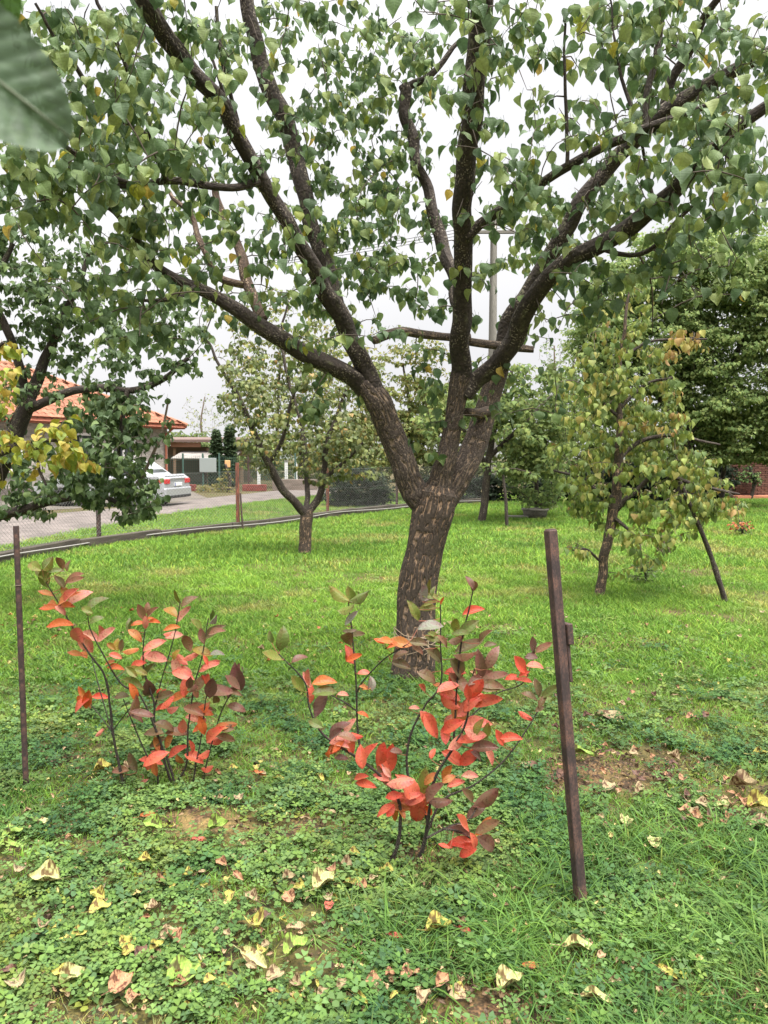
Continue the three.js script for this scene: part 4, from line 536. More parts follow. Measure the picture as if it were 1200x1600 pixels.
// ---------- stakes ----------
{ // leaning rectangular steel post with a welded lug
  const b = onGround(908, 1418), top = at(860, 828, 2.52), o = thing('steel_post', 'leaning rusty brown steel post with a welded lug, right of the red shrub', 'post', b), dir = top.clone().sub(b), L = dir.length();
  const q = new THREE.Quaternion().setFromUnitVectors(V(0, 1, 0), dir.normalize()), turn = new THREE.Quaternion().setFromAxisAngle(V(0, 1, 0), 0.35);
  const add = (n, g) => { const m = part(n, g, M.rust, o); m.quaternion.copy(q).multiply(turn); return m; };
  const uvm = (g) => { const u = g.attributes.uv; for (let i = 0; i < u.count; i++) u.setXY(i, u.getX(i) * 0.2, u.getY(i) * 2.2); return g; };
  add('tube', uvm(box(0.034, L + 0.1, 0.034, 0, L / 2 - 0.05, 0, 0.004))); const t2 = L * 0.725;
  add('lug', mergeGeometries([box(0.022, 0.07, 0.05, 0.030, t2, 0, 0.004), box(0.012, 0.16, 0.03, 0.025, t2 - 0.08, 0, 0.003)]));
  add('rim', new THREE.TorusGeometry(0.016, 0.0025, 5, 4).rotateX(Math.PI / 2).rotateY(Math.PI / 4).translate(0, L + 0.001, 0));
}
{ const b = onGround(41, 1234), top = at(25, 822, 3.36), o = thing('iron_stake', 'thin dark round iron stake left of the left shrub', 'stake', b), P = [b.clone().add(V(0, -0.05, 0)), b.clone().lerp(top, 0.5), top];
  part('rod', new MB().tube(smooth(P, [.0125, .0125, .0125], 0.1)[0], Array(40).fill(.0125), 12, 0, null, 0.1).geo(b), M.rust, o); const mid = b.clone().lerp(top, 0.78); part('wire_tie', new THREE.TorusGeometry(0.0145, 0.002, 5, 12).rotateX(1.5).translate(mid.x - b.x, mid.y - b.y, mid.z - b.z), M.twigPale, o); }
{ const b = onGround(1135, 944), top = at(1062, 752, 7.75), o = thing('support_pole', 'slanting dark wooden pole propping the pear tree on its right', 'pole', b), [P, Q] = smooth([b.clone().add(V(.02, -.06, 0)), b.clone().lerp(top, .45).add(V(.03, 0, 0)), top], [.03, .026, .02], 0.06); part('pole', new MB().tube(P, Q, 9, (a, l, r) => r * .3 * (noise2(Math.cos(a) + 4, l * 9, 5) - .5)).geo(b), M.barkHigh, o); }
for (const [x, y, ty, lean, w, label] of [[792, 824, 742, -6, 6, 'thin slanting stick standing on the lawn right of the slanting stem'], [865, 795, 745, 0, 7, 'short dark stake at the far lawn edge beside the tub tree'], [700, 780, 748, 0, 5, 'thin dark stick between the old trunk and the far hedge']]) { const b = onGround(x, y), t = at(x + lean, ty, -b.z), o = thing('garden_stick', label, 'stick', b); part('stick', new MB().tube([b.clone().add(V(0, -.05, 0)), b.clone().lerp(t, .5).add(V(.02, 0, 0)), t], [w, w * .9, w * .7].map((q) => q / 2 / FOCAL * -b.z), 7).geo(b), M.barkHigh, o); }
// ---------- twine and moss on the old trunk; small things on the lawn ----------
{ const c = at(651, 992, 5.15), o = thing('twine', 'pale frayed straw twine tied round the foot of the old trunk', 'twine', c), R = rng(61);
  for (let k = 0; k < 4; k++) { const y = (R() - .5) * .10, P = []; for (let j = 0; j <= 26; j++) { const a = j / 26 * 6.283; P.push(V(Math.cos(a) * .155, y + .02 * Math.sin(a * 2 + k) + .012 * R(), Math.sin(a) * .155)); } part('strand', new MB().tube(P, P.map(() => .0026), 5).geo(), M.twine ??= std({ color: rgb(.42, .32, .22) }), o); }
  for (let k = 0; k < 5; k++) { const a = .6 + R() * 1.9, p = V(Math.cos(a) * .16, 0, Math.sin(a) * .16); part('loose_end', new MB().tube([p, p.clone().add(V((R() - .5) * .2, -.05 * R(), .05)), p.clone().add(V((R() - .5) * .35, -.16 * R(), .07))], [.003, .003, .002], 4).geo(), M.twine, o); } }
{ const b = onGround(1037, 866), o = thing('tree_stump', 'small pale stump on the lawn under the pear tree', 'stump', b); part('stump', new MB().tube([b.clone().add(V(0, -.03, 0)), b.clone().add(V(0, .15, 0)), b.clone().add(V(.02, .28, 0))], [.11, .09, .085], 14, (a, l, r) => r * .3 * (noise2(Math.cos(a) * 2 + 4, Math.sin(a) * 2 + l * 4, 7) - .5)).geo(b), M.barkPale, o); }
{ const b = onGround(836, 810), o = thing('plant_tub', 'low pale tub at the foot of the bushy far tree', 'tub', b); part('tub', new THREE.LatheGeometry([[0, 0], [.26, 0], [.30, .2], [.33, .2], [.33, .24], [.28, .24], [.26, .17], [0, .17]].map(([x, y]) => new THREE.Vector2(x, y)), 20), M.concrete, o); const m = part('flat_stone', box(.5, .08, .3, -.45, .04, .12, .03), M.concrete, o); m.userData.label = 'pale flat stone before the tub'; }
const smallPlant = (label, seed, x, y, d, list, pal, leaf) => growTree({ name: 'small_plant', label, category: 'plant', seed, base: onGround(x, y), leaf, pal, geos: G.ellip, droop: 0.1, fluff: 0.4, spread: .1, reach: .5, limbs: [{ name: 'stem', pts: [[x, y + 2, d, 3], [x + 2, y - 12, d, 3], [x - 3, y - 26, d, 2]] }], targets: ellipses(list) });
smallPlant('low leafy green plant under the pear tree', 62, 1006, 914, 8.9, [[1008, 893, 26, 18, 22, 8, 8.9, .15], [1006, 882, 16, 8, 8, 5, 8.9, .1, PAL.gold.concat(PAL.pear)]], PAL.far, .06);
smallPlant('small rose bush with reddish leaves near the right edge of the lawn', 63, 1158, 838, 14.3, [[1156, 822, 17, 7, 14, 8, 14.3, .15, AUT.o.concat(AUT.m)], [1160, 832, 12, 7, 10, 8, 14.3, .1]], PAL.dark, .075);
// ---------- wire fence ----------
{ const o = thing('wire_fence', 'chain link fence with rusty posts on a low cracked concrete kerb', 'fence', FENCE[2]), b0 = FENCE[2], H = 1.2, wire = new MB(), R = rng(64), L = FENCE.slice(1);
  const acc = [0]; for (let k = 1; k < L.length; k++) acc.push(acc[k - 1] + L[k].distanceTo(L[k - 1])); const along = (s) => { let k = 1; while (k < L.length - 1 && acc[k] < s) k++; return L[k - 1].clone().lerp(L[k], clamp((s - acc[k - 1]) / (acc[k] - acc[k - 1]))); }, tot = acc[acc.length - 1];
  for (let s = -H; s < tot; s += 0.075) for (const dir of [1, -1]) { const s0 = Math.max(0, s), s1 = Math.min(tot, s + H), f = (q) => (q - s) / H, y = (q) => .14 + (dir > 0 ? f(q) : 1 - f(q)) * (H - .16); if (s1 <= s0) continue; const n = 3, P = []; for (let j = 0; j <= n; j++) { const q = lerp(s0, s1, j / n); P.push(along(q).add(V(0.02 * dir * .15, y(q), 0))); } wire.tube(P, P.map(() => .0017), 3); }
  for (const y of [.2, .7, H - .02]) { const P = []; for (let s = 0; s <= tot; s += .5) P.push(along(s).add(V(.01, y + .01 * Math.sin(s * 2), .01))); wire.tube(P, P.map(() => .002), 3); }
  part('wire_mesh', wire.geo(b0), M.wire, o, 'stuff');
  for (const [x, y, h, mat] of [[155, 851, 1.32, M.rust], [372, 829, 1.36, M.rustRed], [512, 809, 1.2, M.rustRed], [620, 797, 1.2, M.rust], [-60, 893, 1.3, M.rust]]) { const p = onGround(x, y); part('post', mergeGeometries([box(.075, h, .012, 0, h / 2, 0, .003), box(.012, h, .06, .03, h / 2, -.034, .003)]).rotateY(.4).translate(p.x - b0.x, 0, p.z - b0.z), mat, o); }
  { const p = onGround(380, 829); part('brace', new MB().tube([V(p.x, 0, p.z + .05), V(p.x - .05, .75, p.z - .02)], [.018, .018], 7).geo(b0), M.rust, o); }
  for (let k = 0, s = 0; s < tot - .2; k++) { const l = 1.1 + .9 * R(), a = along(s), e = along(Math.min(tot, s + l - .02)), c = a.clone().lerp(e, .5), g = box(a.distanceTo(e), .16 + .05 * R(), .12, 0, .07, 0, .015); const pp = g.attributes.position; for (let i = 0; i < pp.count; i++) pp.setY(i, pp.getY(i) + .03 * (noise2(pp.getX(i) * 7 + s * 3, pp.getZ(i) * 9, 65) - .5)); g.rotateZ((R() - .5) * .03).rotateY(Math.atan2(-(e.z - a.z), e.x - a.x)); g.translate(c.x - b0.x, 0, c.z - b0.z); part('kerb_slab', g, M.kerb ??= std({ map: T.grit, color: rgb(.17, .145, .11), bumpMap: T.grit, bumpScale: .01 }), o); s += l; }
  { const P = []; for (let s = 0; s <= tot; s += .4) { const p = along(s), q = along(Math.min(tot, s + .1)).sub(along(Math.max(0, s - .1))).normalize(); P.push(p.add(V(-q.z * .1, .10 + .02 * Math.sin(s * 1.3), q.x * .1))); } part('pipe', new MB().tube(P, P.map(() => .011), 7).geo(b0), std({ color: rgb(.26, .25, .23), roughness: .9 }), o); }
}
// ---------- house beyond the road ----------
{ const A = at(-140, 712, 23), B = at(262, 712, 33); A.y = B.y = 0; const u = B.clone().sub(A), L = u.length(); u.normalize(); const n = V(u.z, 0, -u.x); // n points away from the road
  const W = 8, he = 2.85, hr = 5.1, ov = .55, o = thing('house', 'cream rendered house with orange tiled hipped roof beyond the road', 'house', A);
  o.rotation.y = Math.atan2(-u.z, u.x); const S = 1; // local +x along the front, local -z to the back
  const wallM = std({ map: T.grit, color: rgb(.84, .77, .68), roughness: .95 }), tileM = [rgb(.62, .25, .14), rgb(.68, .30, .18), rgb(.55, .21, .12)].map((c) => std({ color: c, map: T.grit, roughness: .85 })), trim = std({ color: rgb(.36, .13, .08) });
  part('wall', mergeGeometries([box(L, he, .3, L / 2, he / 2, -.15), box(L, he, .3, L / 2, he / 2, -W + .15), box(.3, he, W - .6, .15, he / 2, -W / 2), box(.3, he, W - .6, L - .15, he / 2, -W / 2)]), wallM, o);
  part('plinth', box(L + .06, .4, .06, L / 2, .2, .032), std({ map: T.grit, color: rgb(.33, .27, .24) }), o);
  for (const x of [3.2, 6.4, L - 2.6]) { const w = part('window', mergeGeometries([box(1.3, .1, .1, x, 2.3, .03), box(1.3, .1, .1, x, 1.0, .03), box(.1, 1.2, .1, x - .6, 1.65, .03), box(.1, 1.2, .1, x + .6, 1.65, .03), box(.08, 1.2, .08, x, 1.65, .032)]), std({ color: rgb(.7, .68, .66) }), o); part('pane', box(1.1, 1.2, .03, x, 1.65, .012), std({ color: rgb(.03, .035, .04), roughness: .08 }), w); part('sill', box(1.5, .06, .16, x, .92, .08), trim, w); }
  // roof: hips, with each course of tiles standing proud of the next
  const roof = new MB(), e = [[-ov, ov], [L + ov, ov], [L + ov, -W - ov], [-ov, -W - ov]], y0 = he - .05, r0 = W / 2 + .3, rd = [[r0, -W / 2], [L - r0, -W / 2]];
  const E = (q, y) => V(q[0], y, q[1]); roof.poly([E(e[0], y0), E(e[1], y0), E(rd[1], hr), E(rd[0], hr)], [[0, 0], [L, 0], [L, 4], [0, 4]], [0, 1, 2, 0, 2, 3]); roof.poly([E(e[1], y0), E(e[2], y0), E(rd[1], hr)], [[0, 0], [8, 0], [4, 4]], [0, 1, 2]); roof.poly([E(e[2], y0), E(e[3], y0), E(rd[0], hr), E(rd[1], hr)], [[0, 0], [L, 0], [L, 4], [0, 4]], [0, 1, 2, 0, 2, 3]); roof.poly([E(e[3], y0), E(e[0], y0), E(rd[0], hr)], [[0, 0], [8, 0], [4, 4]], [0, 1, 2]);
  const roofM = part('roof', roof.geo(), tileM[0], o);
  const tile = new MB(); for (let k = 0; k <= 6; k++) { const a = k / 6, x = (a - .5) * .34, y = .035 * Math.cos((a - .5) * Math.PI * 2.2); tile.p.push(x, y + .045, 0, x, y + .012, -.42, x, y - .01, 0); tile.u.push(a, 0, a, 1, a, 0); } for (let k = 0; k < 6; k++) { const a = k * 3; tile.i.push(a, a + 3, a + 1, a + 3, a + 4, a + 1, a, a + 2, a + 5, a, a + 5, a + 3); } const tg = tile.geo();
  const R = rng(66), sets = [[], [], []];
  const slope = (p0, p1, q0, q1) => { const ed = p1.clone().sub(p0), w = ed.length(), ux = ed.clone().normalize(), up = q0.clone().lerp(q1, .5).sub(p0.clone().lerp(p1, .5)); up.addScaledVector(ux, -up.dot(ux)); const h = up.length(), uy = up.clone().normalize(), nz = new THREE.Vector3().crossVectors(ux, uy), a0 = q0.clone().sub(p0).dot(ux), a1 = q1.clone().sub(p0).dot(ux);
    for (let v = 0; v < h - .1; v += .36) { const l = lerp(0, a0, v / h), r = lerp(w, a1, v / h); for (let x = l + .15; x < r - .1; x += .31) { const m = new THREE.Matrix4().makeBasis(ux.clone(), nz.clone(), uy.clone().negate()).setPosition(p0.clone().addScaledVector(ux, x).addScaledVector(uy, v)); sets[Math.floor(R() * 3)].push(m); } } };
  slope(E(e[0], y0), E(e[1], y0), E(rd[0], hr), E(rd[1], hr)); slope(E(e[1], y0), E(e[2], y0), E(rd[1], hr), E(rd[1], hr));
  sets.forEach((s, k) => inst('tile', tg, tileM[k], s, null, roofM));
  const rt = (p, q) => { const m = new MB(); const n2 = Math.floor(p.distanceTo(q) / .35); for (let k = 0; k < n2; k++) { const a = p.clone().lerp(q, k / n2), c = p.clone().lerp(q, (k + 1.15) / n2); m.tube([a, c], [.13, .11], 8); } return m.geo(); };
  part('ridge_tiles', mergeGeometries([rt(E(rd[0], hr), E(rd[1], hr)), rt(E(rd[1], hr), E(e[1], y0)), rt(E(rd[1], hr), E(e[2], y0)), rt(E(rd[0], hr), E(e[0], y0))]), tileM[1], roofM);
  part('gutter', mergeGeometries([new THREE.CylinderGeometry(.08, .08, L + 2 * ov, 10, 1, false, 0, Math.PI).rotateZ(Math.PI / 2).rotateX(Math.PI / 2 + Math.PI).translate(L / 2, y0 - .03, ov + .06), box(L + 2 * ov, .16, .03, L / 2, y0 - .06, ov - .03)]), trim, o); part('eave_board', box(L + 2 * ov - .04, .04, ov - .06, L / 2, y0 - .15, ov / 2), trim, o);
  part('downpipe', new MB().tube([V(L - .2, y0 - .1, ov + .05), V(L - .2, y0 - .4, .1), V(L - .2, .1, .1)], [.05, .05, .05], 8).geo(), trim, o);
  part('chimney', mergeGeometries([box(.6, 1.5, .6, L - 5, 5.0, -W / 2 - .8), box(.72, .12, .72, L - 5, 5.8, -W / 2 - .8)]), wallM, roofM);
}
// ---------- parked car ----------
{ const o = thing('parked_car', 'silver saloon car parked tail towards the road before the house', 'car', at(272, 712, 22.9).setY(0)); o.rotation.y = -0.2; o.scale.set(.92, .87, .95);
  const paint = new THREE.MeshPhysicalMaterial({ color: rgb(.42, .43, .45), roughness: .35, metalness: .35, clearcoat: .8, clearcoatRoughness: .1 }), glass = std({ color: rgb(.02, .025, .03), roughness: .06 }), black = std({ color: rgb(.02, .02, .022), roughness: .6 }), red = std({ color: rgb(.5, .03, .035), roughness: .2 }), rubber = std({ color: rgb(.02, .02, .02), roughness: .85 }), alloy = std({ color: rgb(.5, .5, .52), roughness: .35, metalness: .8 });
  const ext = (pts, w, bev) => { const s = new THREE.Shape(); pts.forEach(([x, y], i) => (i ? s.lineTo(x, y) : s.moveTo(x, y))); return new THREE.ExtrudeGeometry(s, { depth: w - 2 * bev, bevelEnabled: true, bevelSize: bev, bevelThickness: bev, bevelSegments: 3, curveSegments: 8 }).translate(0, 0, -w / 2 + bev); };
  const arch = (cx) => [...Array(9)].map((_, k) => { const a = Math.PI - k / 8 * Math.PI; return [cx + .37 * Math.cos(Math.PI - a), .32 + .37 * Math.sin(a)]; }), lower = [[-4.4, .3], [-4.45, .6], [-4.3, .78], [-3.3, .92], [-2.9, .95], [-1.0, .98], [-.12, 1.02], [.02, .92], [.04, .6], [-.04, .34]];
  const under = [...arch(-.85).reverse().map(([x, y]) => [x, y]).sort((a, b) => b[0] - a[0]), ...arch(-3.5).sort((a, b) => b[0] - a[0])];
  part('body', ext([...lower, ...under.map(([x, y]) => [x, Math.max(.3, y)])], 1.78, .07), paint, o);
  part('cabin', ext([[-3.1, .95], [-2.45, 1.38], [-1.9, 1.46], [-1.1, 1.42], [-.45, 1.02]], 1.46, .1), paint, o);
  part('rear_window', box(.02, .46, 1.1, 0, 0, 0, .008).rotateZ(1.02).translate(-.74, 1.27, 0), glass, o);
  for (const s of [-1, 1]) { part('side_window', ext([[-2.7, 1.0], [-2.32, 1.32], [-1.85, 1.39], [-1.2, 1.35], [-.85, 1.02]], .03, .008).translate(0, 0, s * .735), glass, o); part('tail_light', mergeGeometries([box(.08, .16, .34, .08, .86, s * .68, .02), box(.16, .13, .03, -.06, .87, s * .885, .01)]), red, o); }
  const bump = part('bumper', box(.14, .3, 1.74, .09, .5, 0, .05), paint, o); part('bumper_trim', box(.16, .1, 1.6, .10, .35, 0, .03), black, o); part('light_strip', box(.02, .04, 1.0, .115, .95, 0, .008), std({ color: rgb(.7, .7, .72), roughness: .2, metalness: .9 }), o);
  const pl = part('number_plate', box(.02, .11, .5, .125, .76, 0, .004), std({ color: rgb(.8, .8, .78) }), o); part('plate_band', box(.004, .1, .05, .136, .76, .22), std({ color: rgb(.02, .06, .3) }), pl); part('boot_lip', box(.12, .03, 1.3, -.05, 1.04, 0, .012), paint, o);
  for (const x of [-.85, -3.5]) for (const s of [-1, 1]) { const w = part('wheel', new THREE.TorusGeometry(.245, .085, 10, 24).scale(1, 1, 1.25).translate(x, .32, s * .78), rubber, o); part('rim', mergeGeometries([new THREE.CylinderGeometry(.19, .19, .12, 20).rotateX(Math.PI / 2).translate(x, .32, s * .78), ...[0, 1, 2, 3, 4].map((k) => box(.36, .05, .03, 0, 0, 0).rotateZ(k * Math.PI / 5).translate(x, .32, s * .85))]), alloy, w); }
  for (const s of [-1, 1]) part('wing_mirror', box(.12, .14, .2, -2.5, 1.05, s * .95, .04), paint, o); part('headlight', mergeGeometries([box(.3, .16, .03, -4.15, .7, .885, .01), box(.3, .16, .03, -4.15, .7, -.885, .01)]), std({ color: rgb(.6, .62, .65), roughness: .1 }), o);
}
// ---------- gardens across the road ----------
{ const g = at(330, 712, 33).setY(0), o = thing('garden_fence', 'green mesh garden fence with grey gate panel across the road', 'fence', g), green = std({ color: rgb(.05, .10, .08) }), W = 3.6, mb = new MB();
  for (let x = -2.2; x < W; x += .09) mb.tube([V(x, .25, 0), V(x, 1.5, 0)], [.005, .005], 3); for (let y = .3; y < 1.5; y += .1) mb.tube([V(-2.2, y, 0), V(W, y, 0)], [.005, .005], 3); part('wire_mesh', mb.geo(), green, o, 'stuff');
  for (const x of [-2.2, -1.2, -.35, .35, 1.6, W]) part('post', box(.07, 1.6, .07, x, .8, .05, .01), x === 1.6 ? M.rust : green, o); part('gate_panel', box(.72, .6, .04, -.12, 1.1, .12, .01), std({ color: rgb(.27, .30, .29), roughness: .6 }), o); part('letter_box', box(.22, .3, .14, .72, 1.15, .12, .02), std({ color: rgb(.62, .36, .16) }), o);
  for (const [x, w] of [[-.9, .8], [2.0, 1.0]]) part('red_planter', box(w, .28, .3, x - .1, .14, .35, .02), std({ map: T.grit, color: rgb(.42, .09, .07) }), o);
  part('low_wall', box(1.9, .5, .25, 3.6, .25, .2, .02), std({ map: T.grit, color: rgb(.40, .31, .25) }), o); }
[[404, 758, 700, 'white concrete garden post, leftmost of three beyond the rusty fence post'], [447, 752, 712, 'white concrete garden post, middle of three behind the small fruit tree'], [462, 752, 714, 'white concrete garden post, rightmost of three behind the small fruit tree']].forEach(([x, y, t, label]) => { const b = at(x, 712, 34).setY(0), h = 1.25, o = thing('garden_post', label, 'post', b); part('shaft', box(.13, h, .13, 0, h / 2, 0, .015), std({ color: rgb(.66, .66, .64) }), o); part('cap', box(.18, .05, .18, 0, h + .02, 0, .015), M.concrete, o); });
BUSH('bush', 'straggly light green bush by the green garden fence', 71, 355, 775, 31.5, [[352, 752, 14, 20, 26, 14, 31.5, .2], [325, 765, 18, 10, 18, 12, 31.5, .2]], { leaf: .09, pal: PAL.olive });
{ const b = at(305, 712, 42).setY(0), o = thing('garden_shed', 'open dark garden shed with low pale sheet roof across the road', 'shed', b), dk = null;
  part('back_wall', box(5.6, 2, .15, 0, 1, -2), std({ color: rgb(.20, .15, .11) }), o); for (const x of [-2.6, -1, .8, 2.6]) part('post', box(.14, 1.9, .14, x, .95, .4), std({ color: rgb(.33, .22, .15) }), o); part('roof', box(6, .16, 3.2, 0, 2.35, -.6, .03).rotateX(.06), std({ color: rgb(.15, .10, .085) }), o); part('porch_roof', box(3.2, .07, 2.4, 1.0, 1.75, 1.2, .02).rotateX(.16), std({ map: T.grit, color: rgb(.55, .50, .46) }), o); part('board', box(1.6, .25, .1, -.3, 2.08, .75), std({ color: rgb(.30, .16, .10) }), o); }
{ const b = at(768, 712, 25.6).setY(0), h = 9.4, o = thing('utility_pole', 'pale concrete utility pole behind the old tree', 'pole', b); part('shaft', new THREE.CylinderGeometry(.10, .18, h, 14).translate(0, h / 2, 0), M.concrete, o); part('crossarm', box(1.3, .1, .1, 0, h - .7, .17, .015), M.concrete, o); for (const x of [-.55, 0, .55]) part('insulator', new THREE.LatheGeometry([[0, 0], [.04, 0], [.06, .05], [.03, .09], [.05, .12], [0, .16]].map(([a, c]) => new THREE.Vector2(a, c)), 10).translate(x, h - .65, .17), std({ color: rgb(.5, .45, .4), roughness: .2 }), o);
  const w = tag(thing('power_cable', 'thin overhead power cables running left from the utility pole', 'cable', b), 'thin overhead power cables running left from the utility pole', 'cable'); for (const x of [-.55, 0, .55]) { const P = []; for (let k = 0; k <= 24; k++) { const t = k / 24; P.push(V(x - 34 * t, h - .5 - 2.2 * 4 * t * (1 - t) * .5, .17 - 8 * t)); } part('cable', new MB().tube(P, P.map(() => .009), 4).geo(), M.steelDark, w); } }
{ const b = at(1190, 712, 27).setY(0), o = thing('brick_shed', 'low red brick shed wall under the trees at the right edge', 'shed', b), R = rng(72), cs = [rgb(.30, .13, .09), rgb(.36, .17, .12), rgb(.26, .12, .09)].map((c) => std({ color: c, map: T.grit, roughness: .95 })), bg = box(.24, .065, .12, 0, 0, 0, .006), sets = [[], [], []];
  part('wall', box(4.4, 1.6, .2, 1.2, .8, -.1), std({ map: T.grit, color: rgb(.36, .28, .22) }), o); for (let r = 0; r < 20; r++) for (let x = -.9; x < 3.2; x += .255) sets[Math.floor(R() * 3)].push(new THREE.Matrix4().makeTranslation(x + (r % 2) * .127, .06 + r * .078, .012 + .008 * R())); sets.forEach((s, k) => inst('brick', bg, cs[k], s, null, o)); part('roof', box(5, .12, 2.6, 1.2, 1.75, -1, .03), std({ color: rgb(.14, .09, .08) }), o); part('base_ledge', box(4.4, .12, .4, 1.2, .06, .25, .02), std({ color: rgb(.45, .18, .10) }), o); }
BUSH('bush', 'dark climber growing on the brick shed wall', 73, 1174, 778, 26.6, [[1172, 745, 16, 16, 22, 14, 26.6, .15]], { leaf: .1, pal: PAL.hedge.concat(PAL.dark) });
// ---------- the leaf hanging close to the lens ----------
{ const hang = (label, d, bx, by, tx, ty, wid, c, seed, tilt) => { const base = at(bx, by, d), tip = at(tx, ty, d * 1.06), o = thing('hanging_leaf', label, 'leaf', base), L = base.distanceTo(tip);
    const g = new MB(), rows = 60, cols = 24, r = rng(seed); for (let k = 0; k <= rows; k++) { const t = k / rows, w = wid * (k === 0 || k === rows ? 0.02 : Math.pow(Math.sin(Math.PI * Math.pow(t, .95)), .5)) * (1 + .018 * Math.abs(Math.sin(t * 70))); for (let s = -cols; s <= cols; s++) { const q = s / cols, x = q * w, side = t * 9 - Math.abs(x) * 5, pil = .012 * Math.abs(Math.sin(side * Math.PI)) + .02 * (fbm(x * 9 + 5, t * 9, seed) - .5); g.p.push(x, t, .28 * Math.abs(x) - .18 * t * t + pil + .03 * Math.sin(t * 8) * Math.abs(q)); g.u.push(.5 + q * .42, t); } }
    const m = cols * 2 + 1; for (let k = 0; k < rows; k++) for (let s = 0; s < m - 1; s++) { const a = k * m + s; g.i.push(a, a + 1, a + m, a + 1, a + m + 1, a + m); }
    const mat = leafMat(c, { roughness: .55, bumpScale: .0006 }), b = part('blade', g.geo(), mat, o); basis(V(0, 0, 0), tip.clone().sub(base), V(tilt, .25, 1), L).decompose(b.position, b.quaternion, b.scale);
    const d1 = tip.clone().sub(base); part('midrib', new MB().tube([0, .25, .5, .75, .97].map((t) => d1.clone().multiplyScalar(t).add(V(0, 0, -.18 * t * t * L + .002))), [.0013, .0012, .001, .0007, .0004], 6).geo(), leafMat(rgb(.30, .36, .22)), o); part('petiole', new MB().tube([V(0, 0, 0), d1.clone().multiplyScalar(-.15).add(V(0, .004, .002)), d1.clone().multiplyScalar(-.4).add(V(-.004, .012, 0))], [.0013, .0013, .0015], 6).geo(), leafMat(rgb(.25, .32, .15)), o); };
  hang('large out of focus grey green leaf close to the lens at the upper left corner', .36, -160, 5, 106, 208, .34, rgb(.13, .20, .11), 81, .35);
  hang('darker green leaf edge just above the large leaf at the upper left corner', .5, -60, -70, 26, 42, .42, rgb(.10, .20, .05), 82, .1); }
